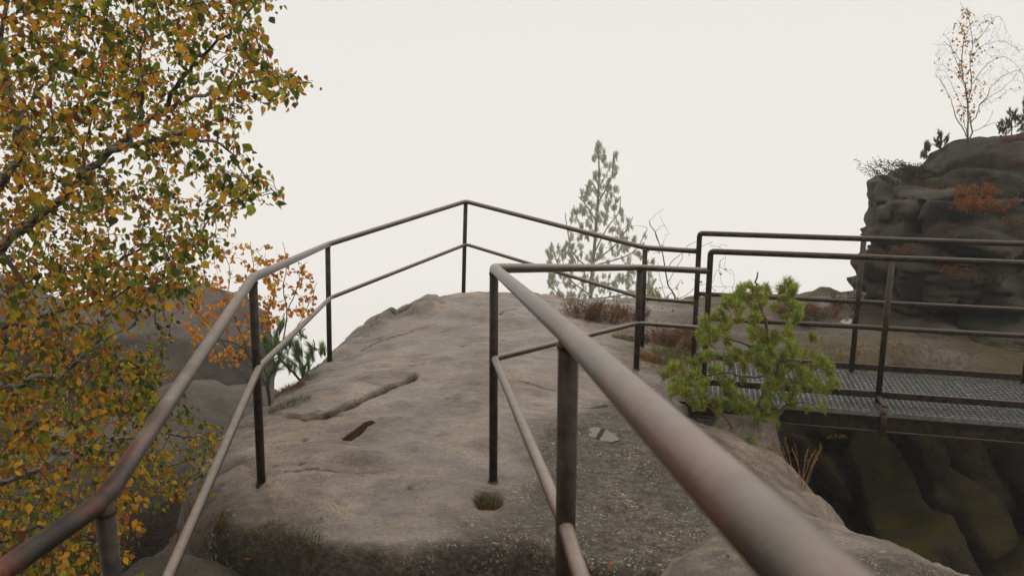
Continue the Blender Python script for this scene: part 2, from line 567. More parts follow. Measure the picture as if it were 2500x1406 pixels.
TOP = [(-1.0,3.14),(-.72,3.02),(-.45,2.96),(0,3.04),(.35,2.92),(.9,2.82),(1.6,2.62),(2.1,2.4),(3.2,2.0),(4.5,1.8),(6,1.8),(6,2.4),(4.2,2.9),(3.0,3.15),
       (2.1,3.36),(1.80,3.8),(1.72,4.25),(1.64,4.62),(1.47,4.9),(1.10,5.22),(1.2,5.6),(1.45,6.0),(1.9,6.55),(2.7,6.85),(3.6,6.9),(6.5,6.8),
       (8.5,6.5),(8.5,10.5),(5,10),(3.6,9.3),(2.6,8.9),(1.9,8.7),(1.2,8.55),(.6,8.3),(0,8.12),(-.46,8.0),(-.95,7.7),(-1.32,7.15),(-1.48,6.5),
       (-1.58,5.7),(-1.62,5.1),(-1.72,4.4),(-1.55,3.7),(-1.35,3.3)]
def pz(pts, z=-.02): return [PZ(u, v, z)[:2] for u, v in pts]
SLAB1 = pz([(672,985),(690,940),(730,912),(800,902),(900,895),(1000,880),(1018,905),(975,934),(925,955),(860,985),(780,1012),(715,1005)])
CRACK1 = pz([(760,1008),(800,1000),(845,985),(880,975),(925,955),(970,933),(985,925),(1005,916),(1018,905)])
CRACK1B = pz([(700,1000),(745,1014),(790,1012),(830,1003)])
SLAB2 = pz([(890,800),(930,765),(985,745),(1050,735),(1085,745),(1075,765),(1010,775),(1000,768),(930,775)], -.08)
CRACK2 = pz([(905,782),(925,768),(970,765),(1015,760),(1050,757),(1085,752)], -.08)
CRACK3 = pz([(1245,918),(1290,928),(1350,936),(1420,940)])
CRACK4 = pz([(1215,780),(1240,765),(1262,757)], -.06)
CRACK5 = pz([(1215,830),(1250,833),(1290,838)], -.04)
CRACK6 = pz([(880,830),(905,815),(960,806),(1010,800)], -.06)
CRACK7 = pz([(700,1160),(760,1155),(830,1160)])
CRACK8 = pz([(960,885),(1000,880),(1040,872)])
CRACK9 = pz([(1420,1010),(1500,985),(1560,1000),(1640,1060)], -.08)
SLOT = pz([(836,1074),(838,1083),(852,1083),(880,1062),(915,1032),(905,1029),(890,1034),(862,1055)])
HOLE = pz([(1160,1232),(1156,1216),(1172,1203),(1212,1202),(1225,1212),(1222,1228),(1205,1237),(1172,1240)])
PUDDLE = pz([(1428,1080),(1432,1068),(1450,1063),(1475,1068),(1500,1082),(1512,1095),(1490,1102),(1465,1097),(1445,1088)], -.085)
PUDDLE2 = pz([(2050,776),(2080,764),(2120,756),(2160,760),(2200,770),(2212,784),(2190,797),(2150,802),(2110,798),(2070,797)], -.31)
PITS = [(743,1063),(735,1130),(670,1132),(1132,833),(1000,1183)]

def height(X, Y, full=True):
    z = tps(X, Y)
    wob = .10 * fbm(X * 2.2, Y * 2.2, 0, 5, 4)
    near_left = sstep(-.2, -1.0, X) * sstep(3.6, 3.0, Y)
    d = poly_sd(TOP, X, Y) + wob * (1 - .6 * sstep(3.6, 3.2, Y))
    rim = sstep(-.35, -.05, d) * (1 - sstep(1.0, .4, X) * sstep(3.6, 3.2, Y))
    z = z + rim * (.045 + .04 * sstep(1.2, 1.8, X)) * fbm(X * 5, Y * 5, 0, 121, 5) - rim * .05 * (1 - np.abs(vnoise(X * 3.3 + Y, Y * 3.3 - X, .5, 122))) ** 8
    z = z + .035 * fbm(X * 1.1, Y * 1.1, 0, 11, 5) + .02 * fbm(X * 4, Y * 7, 0, 21, 4)
    if full:
        z = z + .006 * fbm(X * 22, Y * 30, 0, 31, 3)
        # long shallow troughs worn across the slab
        z = z - .012 * (1 - np.abs(vnoise(X * .9 + .4 * Y, Y * 2.6, 1.3, 41))) ** 3
    s1 = poly_sd(SLAB1, X, Y) + .02 * fbm(X * 9, Y * 9, 0, 51, 3)
    z = z + .04 * sstep(.0, -.3, s1) + .020 * sstep(.006, -.006, s1)
    s2 = poly_sd(SLAB2, X, Y) + .05 * fbm(X * 7, Y * 7, 0, 52, 3)
    z = z + .075 * sstep(.03, -.1, s2)
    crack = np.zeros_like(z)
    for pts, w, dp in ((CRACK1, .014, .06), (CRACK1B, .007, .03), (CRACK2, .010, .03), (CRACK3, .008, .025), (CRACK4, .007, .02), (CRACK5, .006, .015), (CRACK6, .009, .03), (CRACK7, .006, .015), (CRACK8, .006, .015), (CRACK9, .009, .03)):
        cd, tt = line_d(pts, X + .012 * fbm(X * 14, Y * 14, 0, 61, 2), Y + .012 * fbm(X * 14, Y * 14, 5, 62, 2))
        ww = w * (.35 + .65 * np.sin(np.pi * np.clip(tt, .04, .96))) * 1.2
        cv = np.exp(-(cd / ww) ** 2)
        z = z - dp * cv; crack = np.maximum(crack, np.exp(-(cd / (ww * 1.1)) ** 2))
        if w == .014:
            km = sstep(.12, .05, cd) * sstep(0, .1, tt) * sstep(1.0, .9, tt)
            z = z - .025 * np.exp(-((s1 - .008) / .010) ** 2) * km; crack = np.maximum(crack, np.exp(-((s1 - .003) / .016) ** 2) * (.75 + .25 * vnoise(X * 25, Y * 25, 0, 9)) * km)  # near-black on the step face puts the undercut's shade into the colour
    if full:
        for poly, dp, soft in ((SLOT, .014, .004), (HOLE, .035, .007)):
            sd = poly_sd(poly, X, Y)
            z = z - dp * sstep(soft, -soft, sd)
            if poly is HOLE: crack = np.maximum(crack, .9 * sstep(.01, -.01, sd))
            else: crack = np.maximum(crack, .7 * sstep(.004, -.006, sd))
        for (u, v) in PITS:
            q = PZ(u, v, 0); r = np.hypot(X - q[0], (Y - q[1]))
            cv = np.exp(-(r / .016) ** 2); z = z - .015 * cv; crack = np.maximum(crack, cv * .8)
        for poly, lev in ((PUDDLE, None), (PUDDLE2, None)):
            sd = poly_sd(poly, X, Y) + .012 * fbm(X * 12, Y * 12, 0, 71, 3)
            z = z - (.02 if poly is PUDDLE else .035) * sstep(.05, -.05, sd)
    # edges: rounded shoulder, then a fall whose depth depends on the side
    do = np.maximum(d + .12, 0)
    fall = np.where(do < .25, do * do * 1.6, .1 + (do - .25) * 3.2)
    fr_ = sstep(3.5, 3.2, Y) * sstep(1.0, .6, X) * sstep(-1.7, -1.2, X)
    dq = np.maximum(d + .035, 0); fall = fall * (1 - fr_) + fr_ * (dq * dq * 14 + np.maximum(dq - .05, 0) * 5.0)
    front = sstep(3.1, 2.8, Y) * sstep(1.7, 1.3, X)          # towards the camera: a shallow soil ledge
    lim_front = .30 + .08 * fbm(X * 3, Y * 3, 0, 81, 3) + .5 * sstep(-1.1, -2.4, X)
    leftish = sstep(-1.2, -1.7, X) * sstep(7.2, 5.5, Y)
    lim_left = .55 + .55 * np.maximum(-X - 2.0, 0) + .9 * np.maximum(Y - 5.6, 0) * sstep(-1.5, -1.8, X) + .1 * fbm(X * 2, Y * 2, 0, 82, 4)
    lim = 6.5 + .6 * fbm(X, Y, 0, 83, 4)
    lim = lim * (1 - leftish) + np.minimum(lim_left, 6) * leftish
    lim = lim * (1 - front) + lim_front * front
    fall = np.where(fall < lim * .7, fall, lim - lim * .3 * np.exp(-(fall - lim * .7) / (lim * .3)))
    z = z - fall
    z = z + sstep(.1, .5, do) * (.10 * fbm(X * 3, Y * 3, z * 3, 91, 5))
    # behind the viewer the path climbs
    z = z + .30 * sstep(2.4, 1.4, Y) * sstep(-1.0, -.5, X)
    # unseen rock rise added behind the viewer to block sky and deepen contrast
    z = z + 1.9 * np.maximum(-.9 - Y + .3 * fbm(X, Y, 0, 131, 3), 0)
    return z, d, crack

def gz(x, y):
    a, _, _ = height(np.array([float(x)]), np.array([float(y)]), False); return float(a[0])

def spaced(pts):
    out = []
    for (a, b, h) in pts: out.append(np.arange(a, b - 1e-9, h))
    return np.concatenate(out + [np.array([pts[-1][1]])])
xs = spaced([(-14, -5, .5), (-5, -2.4, .12), (-2.4, -1.7, .03), (-1.7, -1.2, .0155), (-1.2, -.3, .010), (-.3, 2.0, .0155), (2.0, 3.6, .035), (3.6, 8, .12), (8, 14, .6)])
ys = spaced([(-5.5, 2.2, .15), (2.2, 2.6, .03), (2.6, 3.9, .0155), (3.9, 4.95, .010), (4.95, 8.4, .021), (8.4, 9.4, .05), (9.4, 15, .4)])
X, Y = np.meshgrid(xs, ys, indexing='ij')
Z, Dm, CRACK_SHADE = height(X, Y)
nx, ny = X.shape
ii = np.arange(nx * ny).reshape(nx, ny)
F = np.stack([ii[:-1, :-1].ravel(), ii[1:, :-1].ravel(), ii[1:, 1:].ravel(), ii[:-1, 1:].ravel()], 1)
V = np.stack([X.ravel(), Y.ravel(), Z.ravel()], 1)
uu, vv = proj(V); uu = uu.reshape(X.shape); vv = vv.reshape(X.shape)
nz_ = fbm(X * 2.5, Y * 2.5, 0, 101, 4)
# mask regions given as areas of the rock top (metres)
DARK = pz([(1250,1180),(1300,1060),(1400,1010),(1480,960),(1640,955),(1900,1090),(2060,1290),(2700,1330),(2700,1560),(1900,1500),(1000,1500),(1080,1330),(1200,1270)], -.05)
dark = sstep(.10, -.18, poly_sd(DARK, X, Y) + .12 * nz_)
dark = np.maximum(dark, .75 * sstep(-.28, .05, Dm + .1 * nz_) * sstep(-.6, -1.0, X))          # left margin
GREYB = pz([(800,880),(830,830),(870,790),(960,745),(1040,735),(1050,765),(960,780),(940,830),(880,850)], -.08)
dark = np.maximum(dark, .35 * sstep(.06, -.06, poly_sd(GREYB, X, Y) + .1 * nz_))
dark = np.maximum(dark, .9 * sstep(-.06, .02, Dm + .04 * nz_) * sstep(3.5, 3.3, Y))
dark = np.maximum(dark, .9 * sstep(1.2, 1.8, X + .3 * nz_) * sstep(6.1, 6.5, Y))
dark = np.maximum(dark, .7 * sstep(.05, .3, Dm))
lich = sstep(.35, -.1, poly_sd(DARK, X, Y)) * .9 + .2
FL = pz([(1020,1450),(1070,1375),(1200,1345),(1330,1360),(1370,1450)], -.05)
FL2 = pz([(500,1300),(545,1310),(545,1400),(500,1400)], -.15)
CRACK_SHADE = np.maximum(CRACK_SHADE, .8 * sstep(-.02, .10, Dm) * sstep(3.35, 3.2, Y) * sstep(-2.2, -1.2, X) * sstep(.9, .4, X))  # near-black tone extended over the face below the front lip
white = np.maximum(sstep(.06, -.08, poly_sd(FL, X, Y) + .1 * nz_), sstep(.1, -.05, poly_sd(FL2, X, Y) + .1 * nz_))
MOSSP = pz([(1500,810),(1560,790),(1690,800),(1720,900),(1640,940),(1540,890)], -.22)
moss = sstep(.10, -.10, poly_sd(MOSSP, X, Y) + .2 * nz_)
MOSS2 = pz([(1380,735),(1560,750),(1560,800),(1450,790),(1380,760)], -.2)
moss = np.maximum(moss, .7 * sstep(.08, -.08, poly_sd(MOSS2, X, Y) + .2 * nz_))
moss = np.maximum(moss, sstep(.05, .25, Dm) * sstep(3.0, 2.8, Y) * .9)
moss = np.maximum(moss, .5 * sstep(.2, .6, Dm) * sstep(-1.3, -2.0, X))
moss = np.maximum(moss, .8 * sstep(7.7, 8.1, Y) * sstep(1.8, 2.2, X) )
pl = sstep(1.3, 1.9, X) * sstep(6.2, 6.6, Y)
moss = np.maximum(moss, 1.0 * pl * sstep(-.30, .05, fbm(X * 1.8, Y * 3.5, 0, 141, 4)))
wetm = sstep(-.35, .25, fbm(X * .8, Y * 1.6, 0, 111, 4)) * (1 - .6 * dark)
f_ = lambda a: np.clip(a, 0, 1).ravel()
uu = vv = None
rock = mesh_np("rock_ground", V, F, M['rock'], attrs={"dark": f_(dark), "lichen": f_(lich), "white": f_(white), "moss": f_(moss), "crack": f_(CRACK_SHADE), "wet": f_(wetm)})
tag(rock, None, None, kind="structure")

def sheet(name, poly, z, mat, label, cat, grow=.0, thick=.006, rag=.006):
    poly = np.asarray(poly)
    c = poly.mean(0); q = c + (poly - c) * (1 + grow)
    # subdivide the outline and roughen it
    out = []
    for i in range(len(q)):
        a, b = q[i], q[(i + 1) % len(q)]
        for t_ in (0, .33, .66): out.append(a + (b - a) * t_)
    out = np.array(out); n = len(out)
    out = out + rag * np.stack([fbm(out[:, 0] * 30, out[:, 1] * 30, 0, 5, 2), fbm(out[:, 0] * 30, out[:, 1] * 30, 9, 6, 2)], 1)
    V = [(x, y, z) for x, y in out] + [(x, y, z - thick) for x, y in out]
    F = [list(range(n))] + [[i, n + i, n + (i + 1) % n, (i + 1) % n] for i in range(n)]
    o = mesh_np(name, np.array(V), F, mat, smooth=False)
    return tag(o, label, cat, kind="structure")
def mean_h(poly, k=.5):
    p = np.asarray(poly); z, _, _ = height(p[:, 0], p[:, 1]); return float(np.quantile(z, k))
sheet("puddle", PUDDLE, mean_h(PUDDLE, .5) + .002, M['water'], None, None, 0)
sheet("puddle", PUDDLE2, mean_h(PUDDLE2, .75) + .004, M['water'], None, None, .1)
sheet("slot_water", SLOT, mean_h(SLOT, .5) + .009, M['brown_water'], None, None, .0, rag=.0015)

# ================================================================== crag across the bridge
G = grid((3.0, 6.9, -.9), (8.2, 11.2, 1.75), .034)
GX, GY, GZ = G
wx = GX + .05 * fbm(GX * 2, GY * 2, GZ * 2.5, 1, 3)
wy = GY + .07 * fbm(GX * 2, GY * 2, GZ * 2.5, 2, 3)
wz = GZ + .05 * fbm(GX * 1.6, GY * 1.6, GZ * 1.2, 3, 3)
W = (wx, wy, wz)
f = convex(W, (6.25, 9.2, .80), (2.15, 1.6, .68), 3, 24, 0, .0, rnd=.06)                # weathered dome on top
f = smin(f, convex(W, (5.80, 8.95, .66), (2.0, 1.35, .27), 4, 18, 0, -.03), .025)   # upper slab
f = smin(f, convex(W, (4.38, 8.25, .78), (.30, .28, .14), 14, 12, .3, -.1), .02)
f = smin(f, convex(W, (5.08, 8.55, .48), (1.25, .95, .20), 15, 15, .1, .05), .02)
f = smin(f, convex(W, (5.9, 8.15, .42), (1.4, .75, .25), 5, 16, 0, .10), .02)
f = smin(f, convex(W, (4.85, 7.95, .52), (.66, .42, .15), 17, 14, .1, .16), .015)
f = smin(f, convex(W, (6.6, 7.95, .10), (1.1, .65, .36), 18, 16, .1, -.05), .02)
f = smin(f, convex(W, (4.98, 8.45, .10), (1.38, 1.0, .30), 6, 16, .05, .08), .02)   # the jutting lip
f = smin(f, convex(W, (5.3, 7.85, .06), (.95, .5, .33), 19, 15, .3, .12), .02)
f = smin(f, convex(W, (4.5, 7.95, .02), (.55, .4, .20), 20, 13, .3, .2), .015)
f = smin(f, convex(W, (6.9, 9.4, .1), (2.4, 1.8, 1.1), 7, 18), .05)
f = smin(f, convex(W, (6.25, 8.95, -.4), (2.35, 1.3, .5), 8, 14), .05)
f = smin(f, convex(W, (5.1, 7.75, -.46), (.95, .45, .26), 9, 14, .3, .25), .03)
f = smin(f, convex(W, (4.2, 7.75, -.44), (.45, .35, .16), 22, 14, .3, .1), .03)
f = smin(f, convex(W, (7.9, 8.3, -.1), (1.2, 1.0, .8), 10, 14), .05)
rdg = (1 - np.abs(vnoise(GX * 1.3 + .3 * GY, GY * 1.3, GZ * 5.5 + .5 * GX, 45))) ** 6
rd2 = (1 - np.abs(vnoise(GX * 2.6, GY * 2.6, GZ * 6 - 1.5 * GX, 46))) ** 8
f = f + blocks((GX + .12 * fbm(GX * 2, GY * 2, GZ * 2, 91, 3), GY, GZ + .06 * fbm(GX * 2, GY * 2, GZ * 3, 92, 3)), (3.2, 7.0, -.8), (8, 10.5, 1.05), 75, 5, (1, 1, 2.8), .07, .13, .07)
f = f + .05 * vnoise(GX * .5, GY * .5, GZ * 5.2, 47) + .08 * rdg + .05 * rd2 + .035 * fbm(GX * 3, GY * 3, GZ * 6, 41, 4) + .014 * fbm(GX * 12, GY * 12, GZ * 22, 42, 3) - .05
V, F = surface_nets(f, (3.0, 6.9, -.9), .034)
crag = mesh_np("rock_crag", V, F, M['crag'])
tag(crag, "dark layered sandstone crag rising beyond the footbridge on the right", "crag")
from mathutils.bvhtree import BVHTree
def bvh_of(V, F): return BVHTree.FromPolygons([tuple(v) for v in V.tolist()], F.tolist())
crag_bvh = bvh_of(V, F)
from mathutils import Vector
def hit(bvh, u, v):
    o = Vector((0, 0, CAMZ)); d = (Vector(P(u, v, 5.0)) - o).normalized()
    h = bvh.ray_cast(o, d)
    return None if h[0] is None else (np.array(h[0]), np.array(h[1]))

# ---- small second rock top at the frame's right edge
G = grid((5.6, 8.6, 1.1), (8.2, 10.6, 1.85), .04)
f = convex(G, (7.05, 9.5, 1.36), (.85, .6, .20), 33, 16) + .03 * fbm(G[0] * 4, G[1] * 4, G[2] * 7, 43, 4)
V, F = surface_nets(f, (5.6, 8.6, 1.1), .04)
tag(mesh_np("boulder", V, F, M['crag']), "low rounded boulder on top of the crag at the right edge", "boulder")

# ================================================================== boulders jammed in the chasm under the bridge
G = grid((1.2, 4.7, -4.2), (7.2, 8.4, -.42), .037)
GX, GY, GZ = G
wx = GX + .07 * fbm(GX * 2, GY * 2, GZ * 2, 11, 3); wy = GY + .07 * fbm(GX * 2, GY * 2, GZ * 2, 12, 3); wz = GZ + .07 * fbm(GX * 2, GY * 2, GZ * 2, 13, 3)
W = (wx, wy, wz)
f = convex(W, (2.98, 6.25, -1.25), (.58, .6, .74), 51, 10, 0, .25, rnd=.014)
f = smin(f, convex(W, (2.75, 6.3, -2.1), (.55, .6, .8), 52, 10, 0, -.2, rnd=.014), .02)
f = smin(f, convex(W, (3.55, 5.75, -1.95), (.72, .6, .85), 53, 9, .3, .5, rnd=.014), .015)
f = smin(f, convex(W, (4.15, 6.3, -1.1), (.85, .6, .55), 54, 9, 0, .45, rnd=.014), .015)
f = smin(f, convex(W, (4.9, 5.7, -1.7), (.8, .6, .75), 55, 9, -.2, .5, rnd=.014), .015)
f = smin(f, convex(W, (5.1, 6.3, -.85), (1.0, .5, .50), 56, 9, .1, .35, rnd=.014), .015)
f = smin(f, convex(W, (3.9, 5.5, -2.9), (1.3, .8, .8), 57, 12, 0, .3), .02)
f = smin(f, convex(W, (5.6, 5.6, -2.8), (1.3, .9, .9), 58, 12, 0, .3), .02)
f = smin(f, convex(W, (2.2, 7.2, -1.5), (1.0, .9, 1.1), 59, 12), .02)
f = smin(f, convex(W, (5.2, 7.6, -1.6), (2.6, .9, 1.2), 60, 14), .02)
rdg = (1 - np.abs(vnoise(GX * .9 + .8 * GZ, GY * .8, GZ * 1.8 + 1.6 * GX, 48))) ** 9
f = f + blocks((GX + .10 * fbm(GX * 2, GY * 2, GZ * 2, 93, 3), GY, GZ + .10 * fbm(GX * 2, GY * 2, GZ * 2, 94, 3)), (2.0, 5.0, -4.0), (7, 7.5, -.4), 110, 8, (1, 1, 1.2), .16, .30, .06, .8)
f = f + .05 * rdg + .04 * fbm(GX * 3.5, GY * 3.5, GZ * 3.5, 44, 5)
V, F = surface_nets(f, (1.2, 4.7, -4.2), .037)
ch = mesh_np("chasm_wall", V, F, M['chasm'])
tag(ch, "dark mossy boulders wedged in the chasm beneath the footbridge", "rock face")
chasm_bvh = bvh_of(V, F)

# ================================================================== boulders out to the left
def boulder(lab, c, r, seed, mat, h, amp=.05, n=16, rot=0., tilt=0., name="boulder", flat=1., group=None, fr=2., rnd=.035):
    lo = np.array(c) - np.array(r) * 1.25; hi = np.array(c) + np.array(r) * 1.25
    G = grid(lo, hi, h)
    w = tuple(G[i] + amp * fbm(G[0] * fr, G[1] * fr, G[2] * fr, seed + i, 3) for i in range(3))
    f = convex(w, c, r, seed, n, rot, tilt, rnd=rnd) + amp * .5 * fbm(G[0] * fr * 2.2, G[1] * fr * 2.2, G[2] * fr * 4, seed + 9, 4)
    V, F = surface_nets(f, lo, h)
    o = mesh_np(name, V, F, mat)
    tag(o, lab, "boulder", group)
    return o, bvh_of(V, F)
b1, bb1 = boulder("large grey domed boulder beyond the birch, far left", (-4.2, 9.3, -1.85), (1.30, 1.4, 1.62), 71, M['grey_rock'], .06, .12, fr=1.2)
b2, bb2 = boulder("dark brown boulder behind the orange sapling", (-2.95, 7.3, -1.85), (.80, 1.0, 1.25), 72, M['grey_rock'], .05, .10, fr=1.4)
b0, bb0 = boulder("broad dark boulder at the far left behind the thick birch foliage", (-6.6, 8.9, -1.7), (1.9, 1.5, 1.75), 78, M['grey_rock'], .08, .12, fr=1.2)
b3, bb3 = boulder("low dark boulder below the birch branches", (-2.75, 5.2, -1.05), (.95, .9, .72), 73, M['grey_rock'], .05, .06, fr=1.6)
b4, bb4 = boulder("pale ochre stone block under the blurred handrail", (.88, 2.66, -.01), (.37, .27, .18), 75, M['pale_rock'], .012, .018, 12, .3, .1, fr=6., rnd=.012)
b5, bb5 = boulder("dark lichen stained boulder beside the left post", (-1.46, 2.92, -.38), (.36, .34, .24), 76, M['crag'], .02, .03, 10, .2, fr=5., rnd=.012)
b6, bb6 = boulder("broken reddish stone at the foot of the small pine", (1.52, 4.93, -.42), (.26, .24, .2), 77, M['pale_rock'], .014, .02, 11, .4, .3, fr=5., rnd=.012)
def bhit(u, v, y0=6.0):
    """first rock met along that sight line, else None"""
    o = Vector((0, 0, CAMZ)); d = (Vector(P(u, v, 5.0)) - o).normalized(); best = None
    for b in (crag_bvh, chasm_bvh, bb1, bb2, bb3):
        h = b.ray_cast(o, d)
        if h[0] is not None and (best is None or h[3] < best[1]): best = (np.array(h[0]), h[3])
    return None if best is None else best[0]
def ground_at(u, v, y0=2.5, y1=10):
    """where a sight line meets the rock ground"""
    ys_ = np.linspace(y0, y1, 400); q = np.array([P(u, v, y) for y in ys_])
    z, _, _ = height(q[:, 0], q[:, 1], False)
    k = np.argmax(q[:, 2] < z); return np.array([q[k, 0], q[k, 1], z[k]])

# ================================================================== railings
RT, RP, RM = .0215, .0205, .0165
def bend(pts, r=.05, k=5):
    """round the corners of a polyline"""
    pts = [np.asarray(p, float) for p in pts]; out = [pts[0]]
    for i in range(1, len(pts) - 1):
        a, b, c = pts[i - 1:i + 2]
        d1 = (a - b) / np.linalg.norm(a - b); d2 = (c - b) / np.linalg.norm(c - b)
        rr = min(r, .4 * np.linalg.norm(a - b), .4 * np.linalg.norm(c - b))
        p, q = b + d1 * rr, b + d2 * rr
        for t_ in np.linspace(0, 1, k): out.append((1 - t_) ** 2 * p + 2 * t_ * (1 - t_) * b + t_ ** 2 * q)
    out.append(pts[-1])
    res = []
    for i in range(len(out) - 1):
        a, b = out[i], out[i + 1]; m = max(1, int(np.linalg.norm(b - a) / .08))
        for t_ in range(m): res.append(a + (b - a) * t_ / m)
    res.append(out[-1]); return np.array(res)

def tube_part(name, pts, r, mat, parent, n=20, worn=None):
    m = MB(); m.tube(pts, r, n)
    V = np.vstack(m.v)
    at = {"worn": np.zeros(len(V)) if worn is None else worn(V)}
    return m.build(name, mat, parent, attrs=at)

def post_part(top, foot, r, parent, mat=None, collar=True):
    top = np.asarray(top, float); foot = np.asarray(foot, float)
    m = MB(); m.tube([top - [0, 0, .005], (top + foot) / 2, foot - [0, 0, .04]], r, 18)
    if collar:  # weld bead under the rail and a rough collar of mortar at the foot
        m.tube([top - [0, 0, .030], top - [0, 0, .020]], r * 1.12, 18)
        m.tube([foot - [0, 0, .03], foot + [0, 0, .006]], [r * 1.45, r * 1.15], 18)
    return m.build("post", mat or M['post'], parent, attrs={"worn": np.zeros(m.n)})

DR = .43
L0 = P(-330, 1625, 1.05); L1 = P(252, 1222, 1.55); A_ = P(617, 678, 3.58); B_ = P(800, 597, 6.2); D_ = P(1137, 492, 7.9)
E_ = P(1575, 605, 6.54); F2_ = P(1710, 614, 6.44)
drop = np.array([0, 0, -DR])
outer = empty("guard_railing", (D_[0], D_[1], D_[2] - .88), "weathered steel guard railing running round the left and far edge of the rock", "railing")
wl_ = lambda V: np.clip(1.0 * sstep(2.1, 1.6, V[:, 1]) + .6 * sstep(2.6, 2.0, V[:, 1]) * sstep(.0, .3, fbm(V[:, 0] * 9, V[:, 1] * 6, V[:, 2] * 9, 4, 3)), 0, 1)
tube_part("top_rail", bend([L0, L1, A_, B_, D_, E_, F2_], .055), RT, M['rail'], outer, worn=wl_)
tube_part("middle_rail", bend([L0 + drop, L1 + drop, A_ + drop, B_ + drop, D_ + drop, E_ + drop, F2_ + drop], .05), RM, M['rail'], outer)
def foot_of(top, u, v):
    q = P(u, v, top[1] + .02); return np.array([q[0], q[1], gz(q[0], q[1])])
post_part(L1, L1 - [-.005, 0, 1.15], RP, outer)
post_part(A_, foot_of(A_, 637, 1168), RP, outer)
post_part(B_, foot_of(B_, 804, 873), RP, outer)
post_part(D_, foot_of(D_, 1131, 708), RP, outer)
post_part(E_, [E_[0], E_[1], gz(E_[0], E_[1])], RP, outer)

C0 = P(2030, 1455, .37); C2_ = P(1388, 815, 1.57); C_ = P(1206, 655, 3.58); H_ = P(1562, 653, 5.85)
G_ = P(1735, 614, 5.70); G2_ = np.array([G_[0], G_[1], P(1728, 662, 5.70)[2]])
dirn = (C0 - C2_) / np.linalg.norm(C0 - C2_)
C00 = C0 + dirn * .9
inner = empty("guard_railing", (C_[0], C_[1], 0), "rust worn steel handrail passing close by on the right, its near end blurred", "railing")
wr_ = lambda V: .42 * sstep(3.4, 1.7, V[:, 1]) + .3 * sstep(.75, .45, V[:, 1]) * sstep(.0, .35, fbm(V[:, 0] * 12, V[:, 1] * 6, V[:, 2] * 12, 3, 3))
tube_part("top_rail", bend([C00, C2_, C_, H_, G2_], .06), RT * 1.08, M['near_rail'], inner, n=32, worn=wr_)
tube_part("middle_rail", bend([C00 + drop, C2_ + drop, C_ + drop, H_ + drop, G2_ + drop], .045), RM, M['rail'], inner)
post_part(C2_, C2_ - [0, 0, 1.2], RP * 1.05, inner)
post_part(C_, foot_of(C_, 1204, 1172), RP, inner)
post_part(H_, [H_[0], H_[1], gz(H_[0], H_[1])], RP * 1.1, inner)

# ================================================================== footbridge
# front railing line and back railing line (parallel, level)
F0 = np.array([G_[0], G_[1], 0]); F1 = P(2178, 636, 5.42); F1[2] = 0
fd = (F1 - F0); fd /= np.linalg.norm(fd)                      # along the bridge, to the right
fn = np.array([-fd[1], fd[0], 0])                            # towards the far side
zt_f, zt_b = G_[2], P(1708, 570, 6.4)[2]
K_ = P(1708, 570, 6.4); Bk0 = np.array([K_[0], K_[1], 0])
Ln = 5.2
deck_z = zt_b - 1.075
bridge = empty("footbridge", (F0[0], F0[1], deck_z), "steel footbridge with open grating deck crossing the chasm", "footbridge")
def frame(p, along, out, up): return p + fd * along + fn * out + np.array([0, 0, up])
width = float((Bk0 - F0).dot(fn))
R_ = np.stack([fd, fn, np.array([0, 0, 1.0])], 1)
lo_n, hi_n = -.21, width + .02                                 # the grating sticks out past the front posts
# grating: bearing bars across, thin rods along
m = MB()
st = .038
a0 = -.12
k = int((Ln - a0) / st)
for i in range(k):
    a = a0 + i * st
    if abs((a - a0) % 1.0) < st * .6 and i: m.box(frame(F0, a + .008, (lo_n + hi_n) / 2, deck_z - .016), (.004, hi_n - lo_n, .03), R_)
    m.box(frame(F0, a, (lo_n + hi_n) / 2, deck_z - .0155), (.0042, hi_n - lo_n, .027), R_)
nn_ = int((hi_n - lo_n) / st)
for j in range(nn_ + 1):
    m.box(frame(F0, (a0 + Ln) / 2, lo_n + j * (hi_n - lo_n) / nn_, deck_z - .004), (Ln - a0,   .006, .006), R_)
m.build("deck_grating", M['galv'], bridge, smooth=False)
m = MB()
seg = 1.0
a = a0
while a < Ln:
    m.box(frame(F0, a + seg / 2, lo_n - .004, deck_z - .014), (seg - .006, .006, .032), R_); a += seg
m.build("grating_edge", M['galv'], bridge, smooth=False)
for (nm, off) in (("side_beam", lo_n + .02), ("side_beam", width + .0)):
    m = MB()
    c = frame(F0, (Ln + a0) / 2, off, deck_z - .093)
    m.box(c, (Ln - a0 + .5, .012, .118), R_)
    m.box(c + [0, 0, .053], (Ln - a0 + .498, .05, .010), R_)
    m.box(c - [0, 0, .053], (Ln - a0 + .498, .05, .010), R_)
    m.build(nm, M['bridge'], bridge, smooth=False)
for i in range(5):
    m = MB(); m.box(frame(F0, .1 + i * 1.15, (lo_n + width) / 2, deck_z - .085), (.05, width - lo_n - .03, .06), R_)
    m.build("cross_beam", M['bridge'], bridge, smooth=False)
